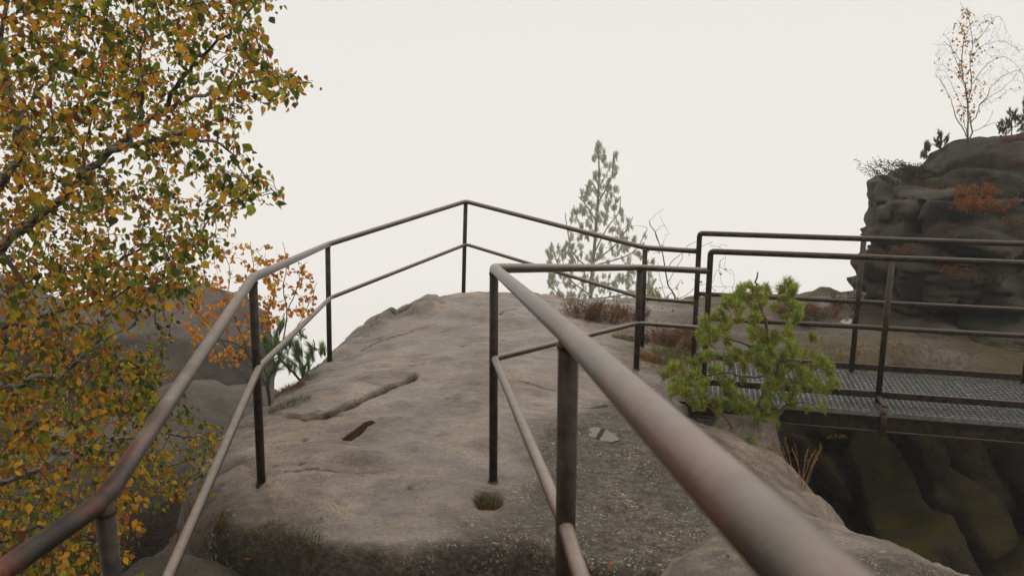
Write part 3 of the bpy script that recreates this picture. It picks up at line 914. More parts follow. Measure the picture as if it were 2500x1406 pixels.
def bridge_rail(base, zt, toe_z, n_post, spacing, lab, front):
    r = empty("bridge_railing", (base[0], base[1], deck_z), lab, "railing", "railings of the footbridge")
    top = np.array([base[0], base[1], zt])
    w0 = lambda V: np.zeros(len(V))
    pts = [top - [0, 0, .55], top, top + fd * (Ln - .1)]
    tube_part("top_rail", bend(pts, .028, 6), .0215, M['bridge'], r, worn=w0)
    mid = top - [0, 0, .50]
    tube_part("middle_rail", np.array([mid + fd * t_ for t_ in np.linspace(0.0, Ln - .1, 30)]), .018, M['bridge'], r, worn=w0)
    m = MB(); m.box(np.array([base[0], base[1], toe_z]) + fd * (Ln / 2), (Ln, .018, .045), R_)
    m.build("toe_rail", M['bridge'], r, smooth=False)
    for i in range(n_post):
        t_ = top + fd * spacing * i
        low = deck_z - .015
        m = MB(); m.tube([t_ - [0, 0, .02 if i else .3], np.array([t_[0], t_[1], low])], .0205, 18)
        if front and i:
            b = np.array([t_[0], t_[1], deck_z]) + fn * (lo_n - .012)
            m.box(b - [0, 0, .075], (.042, .014, .19), R_)                 # lower leg bolted outside the beam
            m.box(np.array([t_[0], t_[1], toe_z - .01]) + fn * (lo_n / 2), (.035, abs(lo_n) + .03, .012), R_)
            m.tube([b + fn * -.012 + [0, 0, .0], b + fn * .004], .012, 6)
        m.build("post", M['bridge'], r, attrs={"worn": np.zeros(m.n)})
    return r
bridge_rail(F0, zt_f, deck_z + .055, 4, float(np.linalg.norm(F1 - F0)), "nearer railing of the footbridge, on the side towards the small pine", True)
K2 = P(2108, 589, 6.12); K2[2] = 0
bridge_rail(Bk0, zt_b, deck_z + .045, 4, float((K2 - Bk0).dot(fd)), "farther railing of the footbridge, on the side towards the crag", False)
# ================================================================== vegetation
def rand_dirs(n, g):
    v = g.normal(size=(n, 3)); return v / np.linalg.norm(v, axis=1)[:, None]
def norm(v): return v / (np.linalg.norm(v, axis=-1, keepdims=True) + 1e-12)

LEAF_V = np.array([(0,0,0),(.22,.16,.03),(.42,.36,.06),(.36,.6,.05),(.14,.86,.02),(0,1.05,-.03),(-.14,.86,.02),(-.36,.6,.05),(-.42,.36,.06),(-.22,.16,.03),(0,.38,-.03),(0,.7,-.04)])
LEAF_F = [(0,1,2,10),(10,2,3,11),(11,3,4,5),(0,10,8,9),(10,11,7,8),(11,5,6,7)]
BLADE_V = None

def place_leaves(pos, down, size, cols, g, curl=.5, fv=None, ff=None):
    """one leaf per position: axis 'down' with random roll"""
    fv = LEAF_V if fv is None else fv; ff = LEAF_F if ff is None else ff
    n = len(pos)
    ax = norm(down)
    r = rand_dirs(n, g); side = norm(np.cross(ax, r)); nor = np.cross(side, ax)
    k = size * g.uniform(.7, 1.2, n)
    L = fv[None] * np.ones((n, 1, 1)); L = L.copy()
    L[:, :, 2] += (L[:, :, 1] ** 2) * (g.uniform(-curl, curl, n)[:, None]) + np.abs(L[:, :, 0]) * g.uniform(-.2, .7, n)[:, None]
    L[:, :, 0] *= g.uniform(.75, 1.1, n)[:, None]
    V = pos[:, None] + k[:, None, None] * (L[..., 0:1] * side[:, None] + L[..., 1:2] * ax[:, None] + L[..., 2:3] * nor[:, None])
    nv = len(fv)
    F = (np.arange(n)[:, None, None] * nv + np.array(ff)[None]).reshape(-1, len(ff[0]))
    C = np.repeat(cols, nv, axis=0)
    # yellow margins / greener middles
    mid = np.tile(np.array([1.0 if abs(a[0]) < .05 else 0 for a in fv]), n)[:, None]
    C = C * (1 + .15 * mid * np.array([-.6, .5, 0]))
    return V.reshape(-1, 3), F, np.clip(C, 0, 1)

def palette(n, g, cols, w):
    cols = np.array(cols); w = np.array(w, float); w /= w.sum()
    i = g.choice(len(cols), n, p=w)
    c = cols[i] * g.uniform(.65, 1.3, (n, 1)) * g.uniform(.88, 1.12, (n, 3))
    return c
GREEN, DGREEN, YGREEN = (.13, .16, .022), (.06, .085, .016), (.34, .30, .035)
GOLD, ORANGE, RUST, BROWN = (.68, .38, .04), (.66, .27, .035), (.42, .12, .025), (.17, .075, .03)

class Skel:
    def __init__(s): s.nodes = []; s.paths = []; s.dirs = []
    def path(s, pts, r0, r1, add=True):
        pts = np.asarray(pts, float); n = len(pts)
        r = r0 + (r1 - r0) * np.linspace(0, 1, n) ** .8
        s.paths.append((pts, r))
        if add:
            for i in range(n): s.nodes.append(pts[i])
    def spline(s, pts, r0, r1, n=16, wob=.01, g=rng):
        pts = np.asarray(pts, float)
        t_ = np.linspace(0, len(pts) - 1, n); i = np.clip(t_.astype(int), 0, len(pts) - 2); f = (t_ - i)[:, None]
        p0 = pts[np.maximum(i - 1, 0)]; p1 = pts[i]; p2 = pts[i + 1]; p3 = pts[np.minimum(i + 2, len(pts) - 1)]
        q = .5 * ((2 * p1) + (-p0 + p2) * f + (2 * p0 - 5 * p1 + 4 * p2 - p3) * f ** 2 + (-p0 + 3 * p1 - 3 * p2 + p3) * f ** 3)
        q[1:-1] += g.normal(size=(n - 2, 3)) * wob
        s.path(q, r0, r1); return q
    def grow(s, targets, g, r=.003, droop=.0, nseg=6, maxlen=9, rise=.0, bow=.12):
        """connect each target to the nearest part of the skeleton with a curved twig"""
        base = np.array(s.nodes); T = np.array(targets)
        d0 = np.array([np.min(np.linalg.norm(base - t_, axis=1)) for t_ in T])
        twigs = []
        for k in np.argsort(d0):
            N = np.array(s.nodes); d = np.linalg.norm(N - T[k], axis=1)
            # favour joints lying lower than the tip
            j = np.argmin(d + .35 * np.maximum(N[:, 2] - T[k][2] + rise, 0))
            if d[j] > maxlen or d[j] < .02: continue
            a, b = N[j], T[k]; L = d[j]
            t_ = np.linspace(0, 1, nseg)[:, None]
            off = g.normal(size=3) * L * bow
            off[2] += L * .1
            q = a + (b - a) * t_ + off * (4 * t_ * (1 - t_)) + np.array([0, 0, -droop * L]) * (t_ ** 2 - t_)* -1
            q[1:-1] += g.normal(size=(nseg - 2, 3)) * L * .02
            rr = r * (.6 + min(L, 1.0))
            s.path(q, rr, r * .35); twigs.append(q)
        return twigs
    def build(s, name, mat, parent, n=5, rmin=0.0):
        m = MB()
        for pts, r in s.paths: m.tube(pts, np.maximum(r, rmin), n if r[0] < .012 else 9, cap=False)
        return m.build(name, mat, parent)

def leaves_on(twigs, per_m, g, jitter=.02, start=.15):
    P_, D_l = [], []
    for q in twigs:
        L = np.linalg.norm(np.diff(q, axis=0), axis=1); tot = L.sum(); n = max(2, int(tot * per_m * (1 - start)))
        t_ = g.uniform(start, 1, n) * (len(q) - 1); i = np.clip(t_.astype(int), 0, len(q) - 2); f = (t_ - i)[:, None]
        p = q[i] * (1 - f) + q[i + 1] * f
        P_.append(p + g.normal(size=p.shape) * jitter); D_l.append(norm(q[i + 1] - q[i]))
    return np.vstack(P_), np.vstack(D_l)

# ---------------------------------------------------------------- the big autumn birch on the left
g = np.random.default_rng(21)
def px_path(lst): return [P(u, v, y) for u, v, y in lst]
def inpoly(poly, u, v):
    return poly_sd(poly, np.asarray(u, float), np.asarray(v, float)) < 0
def tree_tops():
    REG = [(-420,-260),(760,-260),(700,-20),(685,30),(640,90),(655,150),(700,175),(778,200),(735,235),(650,240),(590,300),(600,370),(645,420),
           (655,462),(705,462),(640,500),(600,540),(545,590),(520,680),(480,730),(440,790),(400,880),(420,940),(480,960),(560,1050),(590,1078),
           (520,1120),(540,1180),(470,1200),(400,1230),(330,1290),(350,1406),(300,1600),(-420,1600)]
    HOLES = [(320,430,34,.8),(290,545,40,.75),(520,365,30,.8),(560,415,34,.7),(255,395,26,.7),(20,480,40,.6),(445,240,26,.6),(480,480,30,.6),(20,350,30,.6),
             (600,200,20,.5),(140,560,30,.5),(540,640,36,.9),(230,660,22,.5),(120,700,25,.4),(420,760,30,.8),(330,800,55,.75),(440,830,40,.8),(560,500,25,.5),(470,640,22,.5),
             (300,1080,50,.6),(430,1060,40,.5),(400,960,40,.5),(250,1000,40,.4),(560,120,20,.3),(500,170,22,.3)]
    T = []
    while len(T) < 2800:
        u, v = g.uniform(-420, 780), (g.uniform(-260, 700) if len(T) < 1600 else g.uniform(650, 1560))
        if not inpoly(REG, [u], [v])[0]: continue
        if any(math.hypot(u - a, v - b) < r * 1.1 and g.random() < p for a, b, r, p in HOLES): continue
        edge = -poly_sd(REG, np.array([u]), np.array([v]))[0]
        y = g.choice([g.uniform(1.9, 2.6), g.uniform(2.3, 3.4), g.uniform(3.0, 4.6)], p=[.22, .48, .30])
        if u < 0 and g.random() < .5: continue
        if v > 700: y = g.choice([g.uniform(2.0, 2.8), g.uniform(2.6, 4.2)], p=[.45, .55])
        p = P(u, v, y)
        n3 = vnoise(*(np.array([[a] for a in p]) * 3.2), 77)[0]
        if n3 < -.30 and g.random() < .75: continue
        # stay clear of the railing and of the rock
        railx = -.86 - .165 * (min(p[1], 3.6) - 1.55) if p[1] < 3.6 else -1.2 - .1 * (p[1] - 3.6)
        if p[2] < 1.15 and p[0] > railx - .12: continue
        if gz(p[0], p[1]) > p[2] - .03: continue
        T.append(p)
    return T
birch = empty("birch_tree", (-2.9, 2.9, -.85), "large autumn birch with green and orange leaves filling the left side", "birch tree")
sk = Skel()
lx = [(-900,1500,2.9),(-560,1250,2.9),(-330,1000,2.85),(-150,760,2.8),(0,610,2.8),(90,538,2.8),(164,468,2.8),(214,423,2.8),(259,378,2.8),(309,339,2.8),(349,299,2.85),(398,279,2.9),(438,254,2.9),(478,239,2.95),(560,215,3.0),(640,195,3.05),(700,198,3.1),(760,203,3.1)]
sk.spline(px_path(lx), .026, .0022, 60, .006)
sk.spline(px_path([(259,378,2.8),(310,358,2.75),(350,352,2.7),(400,333,2.7),(455,320,2.7),(490,340,2.7),(540,350,2.7),(580,400,2.7),(610,450,2.7)]), .013, .002, 26, .005)
sk.spline(px_path([(309,339,2.8),(340,310,2.85),(345,260,2.9),(350,200,2.9),(342,140,2.9),(352,60,2.95),(360,-60,3.0)]), .012, .003, 22, .006)
sk.spline(px_path([(398,279,2.9),(440,200,2.85),(470,160,2.85),(520,110,2.8),(570,70,2.8),(620,10,2.8),(660,-60,2.8)]), .010, .002, 22, .006)
sk.spline(px_path([(-150,760,2.8),(-60,560,2.6),(-10,470,2.5),(25,415,2.45),(55,385,2.45),(45,330,2.45),(52,290,2.5),(20,220,2.5),(8,120,2.5),(20,0,2.5),(10,-120,2.5)]), .017, .005, 30, .006)
sk.spline(px_path([(55,385,2.45),(66,300,2.6),(60,270,2.7),(110,200,2.8),(160,100,2.9),(200,-40,3.0)]), .011, .003, 20, .008)
sk.spline(px_path([(200,432,2.8),(206,400,2.9),(205,355,2.95),(230,290,3.1),(250,200,3.2),(260,80,3.3),(280,-60,3.3)]), .008, .002, 20, .008)
sk.spline(px_path([(-330,1000,2.85),(-180,960,2.6),(-60,955,2.4),(10,945,2.3),(60,943,2.25),(80,915,2.25),(140,917,2.3),(200,880,2.3),(260,830,2.35),(330,790,2.4)]), .014, .003, 26, .005)
sk.spline(px_path([(-560,1250,2.9),(-300,1220,2.6),(-60,1190,2.4),(60,1160,2.4),(150,1110,2.5),(210,1090,2.6),(300,1070,2.8),(400,1060,3.1),(480,1070,3.3),(560,1075,3.4)]), .014, .0025, 30, .005)
sk.spline(px_path([(0,610,2.8),(80,700,2.7),(170,690,2.7),(270,650,2.7),(340,610,2.7),(420,600,2.7),(500,590,2.7)]), .010, .0022, 22, .006)
sk.spline(px_path([(-150,760,2.8),(-40,800,2.6),(60,790,2.5),(150,760,2.5),(240,740,2.6),(330,700,2.7),(420,690,2.8)]), .011, .0022, 22, .006)
sk.spline(px_path([(-560,1250,2.9),(-300,1330,2.5),(-60,1330,2.2),(80,1290,2.2),(180,1300,2.3),(260,1330,2.4)]), .012, .0022, 22, .006)
sk.spline(px_path([(-900,1500,2.9),(-850,1800,3.0)]), .05, .06, 4, 0)
T = tree_tops()
twigs = sk.grow(T, g, r=.0026, bow=.10, nseg=6)
thick = Skel(); thin = Skel()
for q_ in sk.paths: (thick if q_[1][0] > .012 else thin).paths.append(q_)
thick.build("trunk", M['birch'], birch); thin.build("branches", M['bark'], birch)
# whitish big limb keeps the birch bark; twigs are dark: the bark pattern mixes both
lp, ld = leaves_on(twigs, 86, g, .024, .05)
extra = [t_[-1] for t_ in twigs]
ex = np.vstack([np.array(extra) + g.normal(size=(len(extra), 3)) * .02 for _ in range(3)]); lp = np.vstack([lp, ex]); ld = np.vstack([ld, rand_dirs(len(ex), g)])
railx = np.where(lp[:, 1] < 3.6, -.86 - .165 * (lp[:, 1] - 1.55), -1.2 - .1 * (lp[:, 1] - 3.6))
ok = ~((lp[:, 2] < 1.15) & (lp[:, 0] > railx - .06))
lu, lv = proj(lp)
edge_p = [(-900,-900),(800,-900),(705,-20),(700,60),(660,110),(665,150),(700,165),(790,195),(790,215),(735,250),(650,256),(605,300),(612,370),(655,420),(665,452),(712,458),(705,480),(655,510),(612,548),(560,600),(535,690),(495,745),(455,800),(415,880),(440,935),(500,955),(575,1045),(602,1080),(540,1125),(552,1190),(480,1215),(410,1245),(345,1290),(360,1406),(320,2000),(-900,2000)]
ok &= poly_sd(edge_p, lu, lv) < g.normal(size=len(lu)) * 9
ok &= lp[:, 1] > 1.75
lp, ld = lp[ok], ld[ok]; lu, lv = lu[ok], lv[ok]
dn = norm(ld * .35 + np.array([0, 0, -.9]) + rand_dirs(len(lp), g) * .65)
cl = fbm(lp[:, 0] * 1.8, lp[:, 1] * 1.8, lp[:, 2] * 1.8, 5, 3)
pick = cl + g.normal(size=len(lp)) * .33
ca = palette(len(lp), g, [GREEN, DGREEN, YGREEN], [4, 1.6, 3]); cb = palette(len(lp), g, [GOLD, ORANGE, RUST, BROWN, YGREEN], [5, 4, 1.2, 1.5, 3])
cc = np.where((pick > -.10)[:, None], cb, ca)
low = sstep(.55, -.1, lp[:, 2])[:, None]                      # lower branches have turned yellow-green rather than orange
cy = palette(len(lp), g, [YGREEN, GREEN, (.34, .23, .03), (.36, .17, .03)], [4, 3, 3, 1.2])
cc = np.where(g.random((len(lp), 1)) < low * .75, cy, cc)
Vl, Fl, Cl = place_leaves(lp, dn, np.where(g.random(len(lp)) < .08, .033, .0225), cc, g)
mesh_np("foliage", local(Vl, birch), Fl, M['leaf'], birch, col=Cl)
print("birch leaves", len(lp))

# ---------------------------------------------------------------- bare fine wisps at the right tip of the long branch belong to the trunk mesh above

# ---------------------------------------------------------------- orange birch sapling behind the left post
g = np.random.default_rng(31)
root = np.array([*P(655, 935, 5.0)[:2], 0]); root[2] = gz(root[0], root[1]) - .02
sap = empty("birch_sapling", root, "small birch sapling with bright orange leaves behind the left railing post", "sapling")
sk = Skel()
for lst in ([(650,935),(680,880),(692,840),(700,760),(690,700),(700,640),(690,590)], [(650,935),(620,900),(600,850),(575,780),(560,720),(560,650),(540,600)],
            [(655,935),(640,880),(625,820),(610,740),(620,660),(612,590)], [(692,840),(730,790),(755,740),(775,690)], [(685,870),(640,800),(665,740),(655,680)],
            [(620,900),(560,860),(520,800),(480,760),(455,740)], [(600,850),(540,830),(500,860),(470,850)], [(700,760),(720,720),(735,660),(750,640)], [(560,720),(510,700),(480,690)]):
    n = len(lst); y0 = 5.0 + g.uniform(-.12, .12)
    pts = [root + [0, 0, .0]] if lst[0][1] > 930 else []
    pts += [P(u, v, 5.0 + (y0 - 5.0) * i / n) for i, (u, v) in enumerate(lst)]
    sk.spline(pts, .008 if lst[0][1] > 930 else .004, .0015, 16, .004)
T = []
SREG = [(520,600),(610,590),(700,590),(690,640),(740,640),(775,700),(760,760),(690,770),(640,830),(590,880),(545,905),(500,880),(460,840),(450,740),(480,690),(500,620)]
while len(T) < 170:
    u, v = g.uniform(440, 780), g.uniform(580, 960)
    if inpoly(SREG, [u], [v])[0]: T.append(P(u, v, g.uniform(4.75, 5.3)))
tw = sk.grow(T, g, r=.0016, bow=.1, rise=.05)
sk.build("trunk", M['bark'], sap, rmin=.0012)
lp, ld = leaves_on(tw, 85, g, .014, .2)
dn = norm(np.array([0, 0, -.8]) + rand_dirs(len(lp), g) * .8)
cc = palette(len(lp), g, [(.75, .32, .05), (.72, .23, .045), (.68, .42, .08), YGREEN, (.45, .13, .03)], [5, 4, 3, .6, 1])
V_, F_, C_l = place_leaves(lp, dn, .034, cc, g)
mesh_np("foliage", local(V_, sap), F_, M['leaf'], sap, col=C_l)

# ---------------------------------------------------------------- needles
def needles(tips, dirs, g, length, width, n_per, spread, cols, back=.09):
    """tufts: every tip carries needles leaving a short piece of twig"""
    n = len(tips) * n_per
    i = np.repeat(np.arange(len(tips)), n_per)
    s = g.uniform(-back, .01, n)[:, None]
    base = tips[i] + dirs[i] * s
    r = rand_dirs(n, g); r = norm(r - dirs[i] * np.sum(r * dirs[i], 1)[:, None])
    k = g.uniform(*spread, n)[:, None] * (1 - .35 * (s - (-back)) / (back + .01))
    ax = norm(dirs[i] + r * k)
    L = (length * g.uniform(.7, 1.15, n))[:, None]
    side = norm(np.cross(ax, rand_dirs(n, g))) * width / 2
    up = norm(np.cross(side, ax)) * L * g.uniform(-.06, .12, n)[:, None]
    V = np.stack([base - side, base + side, base + ax * L * .6 + side * .8 + up * .4, base + ax * L + up, base + ax * L * .6 - side * .8 + up * .4], 1)
    F = (np.arange(n)[:, None] * 5 + np.arange(5)[None])
    f = np.stack([F[:, 0], F[:, 1], F[:, 2], F[:, 4]], 1); f2 = np.stack([F[:, 4], F[:, 2], F[:, 3], F[:, 3]], 1)
    age = sstep(-.4 * back, -back, s)[:, 0]
    c = palette(n, g, *cols[0]); c2 = palette(n, g, *cols[1])
    c = np.where((g.random(n) < age * .75)[:, None], c2, c)
    tint = g.uniform(.75, 1.25, len(tips))[i][:, None]
    return V.reshape(-1, 3), np.concatenate([F[:, [0, 1, 2, 4]], F[:, [4, 2, 3, 3]]])[:, :4] if False else (F[:, [0, 1, 2, 4]], F[:, [4, 2, 3]]), np.repeat(c * tint, 5, axis=0)

def needle_mesh(name, data, parent, mat):
    V, (q, t3), C = data
    faces = np.concatenate([q[:, [0, 1, 2]], q[:, [0, 2, 3]], t3])
    return mesh_np(name, local(V, parent), faces, mat, parent, col=C)

NEAR = (([(.28, .37, .055), (.15, .24, .05), (.46, .50, .09)], [5, 4, 3]), ([(.42, .28, .05), (.55, .30, .06), (.16, .17, .04)], [3, 3, 2]))
MIST_PALED = (([(.40, .42, .29), (.32, .35, .24)], [3, 2]), ([(.34, .31, .22), (.26, .22, .17)], [2, 2]))  # needles paled so their colour carries the mist's fading

def pine(label, name, root, stems, region, y_rng, n_tips, tip_len, needle_w, n_per, seed, cols=NEAR, r0=.016, twr=.003, bark='pinebark', upw=.7, spread=(.5, 1.1), back=.08, cluster=3, group=None, rmin=0.0, cspread=.05, pick_fn=None):
    g = np.random.default_rng(seed)
    o = empty(name, root, label, "pine", group)
    sk = Skel()
    for st_, ra, rb in stems: sk.spline(st_, ra, rb, max(8, 4 * len(st_)), .006, g)
    T = []; tries = 0
    us = [a for a, b in region]; vs = [b for a, b in region]
    while len(T) < n_tips and tries < 20000:
        tries += 1
        u, v = g.uniform(min(us), max(us)), g.uniform(min(vs), max(vs))
        if not inpoly(region, [u], [v])[0]: continue
        if pick_fn and not pick_fn(u, v, g): continue
        p = P(u, v, g.uniform(*y_rng))
        if T and min(np.linalg.norm(np.array(T) - p, axis=1)) < cspread * 1.1: continue
        T.append(p)
    tw = sk.grow(T, g, r=twr, bow=.08, nseg=5, rise=.08)
    sk.build("trunk", M[bark], o, rmin=rmin)
    tips, dirs = [], []
    for q in tw:
        d = norm(q[-1] - q[-2])
        for j in range(cluster):
            dd = norm(d * .6 + np.array([0, 0, upw]) + rand_dirs(1, g)[0] * .55)
            tips.append(q[-1] + rand_dirs(1, g)[0] * (cspread if j else 0) * .8); dirs.append(dd)
    tips, dirs = np.array(tips), np.array(dirs)
    needle_mesh("foliage", needles(tips, dirs, g, tip_len, needle_w, n_per, spread, cols, back), o, M['needle'])
    return o

# near pine in front of the bridge
r = np.array([*P(1800, 1075, 4.98)[:2], 0]); r[2] = P(1800, 1090, 4.98)[2]
Y0 = 5.02
stems = [([r, P(1870,960,Y0), P(1900,900,Y0), P(1880,840,Y0), P(1865,770,Y0), P(1850,730,Y0), P(1845,690,Y0), P(1850,665,Y0)], .022, .004),
         ([P(1895,905,Y0), P(1830,920,Y0-.1), P(1760,910,Y0-.12), P(1680,930,Y0-.1), P(1640,900,Y0)], .010, .003),
         ([P(1880,850,Y0), P(1930,780,Y0+.05), P(1925,720,Y0+.1), P(1928,690,Y0+.1)], .008, .003),
         ([P(1895,905,Y0), P(1960,890,Y0-.1), P(2010,900,Y0-.1), P(2035,920,Y0-.05)], .010, .003),
         ([P(1885,860,Y0), P(1790,830,Y0), P(1740,800,Y0), P(1710,785,Y0)], .008, .003),
         ([r, P(1780,1030,Y0-.2), P(1740,1000,Y0-.2), P(1700,960,Y0-.15)], .010, .003),
         ([P(1870,960,Y0), P(1900,1000,Y0-.2), P(1930,985,Y0-.25), P(1985,990,Y0-.3), P(2020,1015,Y0-.3)], .007, .002)]
NR = [(1845,655),(1870,690),(1905,720),(1905,680),(1945,690),(1958,760),(1925,800),(1990,805),(2000,850),(2050,930),(2010,960),(1960,950),(1930,975),(1990,985),(2028,1015),(2010,1025),(1960,1000),(1900,1010),(1885,1060),(1820,1080),(1790,1040),(1740,1005),(1700,1000),(1640,960),(1610,920),(1625,890),(1700,870),(1740,850),(1695,810),(1690,780),(1760,760),(1770,720),(1810,700)]
def near_pick(u, v, g):
    for a, b, r_, p in ((1800,810,26,.8),(1830,930,40,.85),(1770,880,30,.6),(1890,740,22,.8),(1905,790,18,.7),(1720,905,18,.6),(1960,850,18,.4),(1900,1000,30,.7),(1790,760,10,.6)):
        if math.hypot(u - a, v - b) < r_ and g.random() < p: return False
    return True
pine("bushy young green pine with yellowing inner needles in front of the bridge grating", "pine_sapling", r, stems, NR, (Y0 - .36, Y0 + .32), 300, .045, .0024, 72, 41,
     cols=NEAR, cluster=3, cspread=.030, upw=.75, spread=(.55, 1.5), back=.04, pick_fn=near_pick)

# distant pine, mist coloured into its pale needles
Yp = 40.0
def U_(lst, y=Yp, dy=0): return [P(u, v, y + dy) for u, v in lst]
rp = P(1440, 762, Yp)
stems = [(U_([(1440,762),(1443,700),(1450,620),(1456,530),(1462,450),(1462,400),(1460,350)]), .12, .028)]
gg = np.random.default_rng(5)
for (a, b) in (((1442,720),[(1400,690),(1360,640),(1345,590)]), ((1443,700),[(1500,690),(1560,650),(1600,640)]), ((1446,660),[(1400,620),(1385,560),(1380,520)]),
               ((1448,640),[(1500,600),(1530,560),(1545,530)]), ((1450,620),[(1480,560),(1510,520),(1515,480)]), ((1456,540),[(1430,500),(1412,480)]),
               ((1458,500),[(1490,440),(1497,400),(1498,370)]), ((1442,730),[(1520,720),(1570,700),(1595,680)]), ((1441,745),[(1380,730),(1345,700)]),
               ((1446,650),[(1540,620),(1570,580),(1580,560)]), ((1452,580),[(1420,560),(1400,500)]), ((1460,470),[(1440,440),(1435,460)])):
    dy = gg.uniform(-1.4, 1.4)
    stems.append(([P(a[0], a[1], Yp)] + [P(u, v, Yp + dy * (i + 1) / len(b)) for i, (u, v) in enumerate(b)], .042, .018))
PR = [(1460,340),(1478,370),(1484,420),(1492,365),(1506,370),(1504,450),(1512,480),(1520,520),(1545,545),(1560,590),(1590,555),(1585,620),(1605,650),(1600,700),(1600,745),(1450,755),(1350,725),(1335,680),(1330,590),(1362,600),(1390,590),(1380,510),(1400,490),(1420,510),(1418,470),(1440,440),(1445,380)]
def pine_pick(u, v, g):
    for a, b, r_, p in ((1440,600,22,.9),(1420,540,14,.7),(1475,570,18,.85),(1500,650,22,.7),(1380,650,22,.75),(1555,640,20,.7),(1470,650,16,.8),(1420,690,18,.6),(1475,480,9,.8),(1570,720,16,.5)):
        if math.hypot(u - a, v - b) < r_ and g.random() < p: return False
    return True
pine("tall grey-green pine, needles paled for mist, behind the far railing", "pine_tree", rp, stems, PR, (Yp - 2, Yp + 2), 430, .16, .014, 34, 43, cols=MIST_PALED, cluster=4, cspread=.12, upw=1.7, spread=(.25, .75), back=.22, twr=.013, pick_fn=pine_pick)
for (u, v, w, h, n, lab, sd) in ((1665,790,45,40,16,"low misty pine growing behind the bare little birch", 44), (1590,752,34,45,14,"low misty pine beside the foot of the tall grey-green pine", 48)):
    q = P(u, v + 25, 10.5)
    pine(lab, "pine_sapling", q, [([q, P(u + 3, v - 10, 10.5), P(u + 6, v - 35, 10.5)], .012, .005), ([P(u, v, 10.5), P(u + 25, v - 25, 10.4)], .008, .004), ([P(u, v, 10.5), P(u - 25, v - 20, 10.6)], .008, .004)],
         [(u - w, v + 20), (u - w, v - 15), (u - 10, v - h), (u + 10, v - h - 5), (u + w, v - 20), (u + w, v + 20)], (10.3, 10.8), n * 2, .07, .005, 34, sd, cols=MIST_PALED, cluster=2, cspread=.06, upw=1., spread=(.3, .8), back=.09, twr=.004)
# little pine behind the left railing
q = np.array([*P(735, 905, 5.75)[:2], 0]); q[2] = gz(q[0], q[1]) - .02
stems = [([q, P(690,880,5.7), P(675,830,5.7), P(690,780,5.7), P(692,765,5.7)], .010, .004), ([q, P(750,880,5.75), P(770,850,5.8), P(765,830,5.8)], .008, .004),
         ([P(685,870,5.7), P(650,890,5.7), P(640,905,5.65)], .006, .003), ([P(676,835,5.7), P(720,820,5.7), P(745,805,5.7)], .006, .003), ([P(676,835,5.7), P(655,810,5.7), P(650,790,5.7)], .005, .003)]
NB = (([(.13, .26, .075), (.09, .21, .06), (.19, .32, .08)], [5, 4, 2]), ([(.20, .15, .04), (.06, .08, .03)], [1, 2]))
pine("small dark green pine behind the left railing beside the orange sapling", "pine_sapling", q, stems, [(690,762),(702,790),(700,825),(745,800),(748,825),(715,835),(750,850),(768,828),(792,860),(790,880),(745,905),(700,895),(650,920),(636,905),(660,870),(645,850),(645,790),(670,810)], (5.55, 5.85), 34, .075, .0024, 70, 45, cols=NB, cluster=2, cspread=.045, upw=1.2, spread=(.2, .7), back=.07)

# ---------------------------------------------------------------- leafless crooked birch between railing and bridge
g = np.random.default_rng(51)
Yb = 8.9
rb = P(1612, 800, Yb)
bare = empty("bare_birch", rb, "small crooked leafless birch standing between the tall misty pine and the bridge", "birch")
sk = Skel()
for lst, a, b in (([(1612,800),(1622,755),(1652,742),(1640,712),(1630,690),(1622,640),(1612,600),(1595,560),(1585,540)], .016, .004), ([(1585,540),(1600,525),(1620,510)], .003, .0015),
                  ([(1612,600),(1600,570),(1610,555),(1625,550)], .004, .002), ([(1626,660),(1650,630),(1680,610),(1705,605),(1740,590)], .006, .002),
                  ([(1640,715),(1625,730),(1618,700),(1608,670),(1606,640)], .005, .002), ([(1630,690),(1660,640),(1680,600),(1700,590)], .005, .002),
                  ([(1645,735),(1680,720),(1700,700),(1740,690)], .005, .002), ([(1652,742),(1690,740),(1740,700),(1790,700)], .004, .002)):
    sk.spline([P(u, v, Yb + g.uniform(-.03, .03)) for u, v in lst], a * .8, b, 14, .005, g)
T = [P(g.uniform(1580, 1790), g.uniform(520, 760), Yb + g.uniform(-.4, .4)) for _ in range(70)]
T = [t_ for t_ in T if proj(t_)[1][0] > 600 or proj(t_)[0][0] < 1660]
tw = sk.grow(T, g, r=.0022, bow=.1, nseg=6)
sk.build("trunk", M['bark'], bare, rmin=.0018)
lp, ld = leaves_on(tw[::3], 5, g, .01, .6)
V_, F_, C_l = place_leaves(lp, norm(np.array([0, 0, -1]) + rand_dirs(len(lp), g) * .6), .03, palette(len(lp), g, [ORANGE, BROWN, GOLD], [2, 1, 2]), g)
mesh_np("foliage", local(V_, bare), F_, M['leaf'], bare, col=C_l)

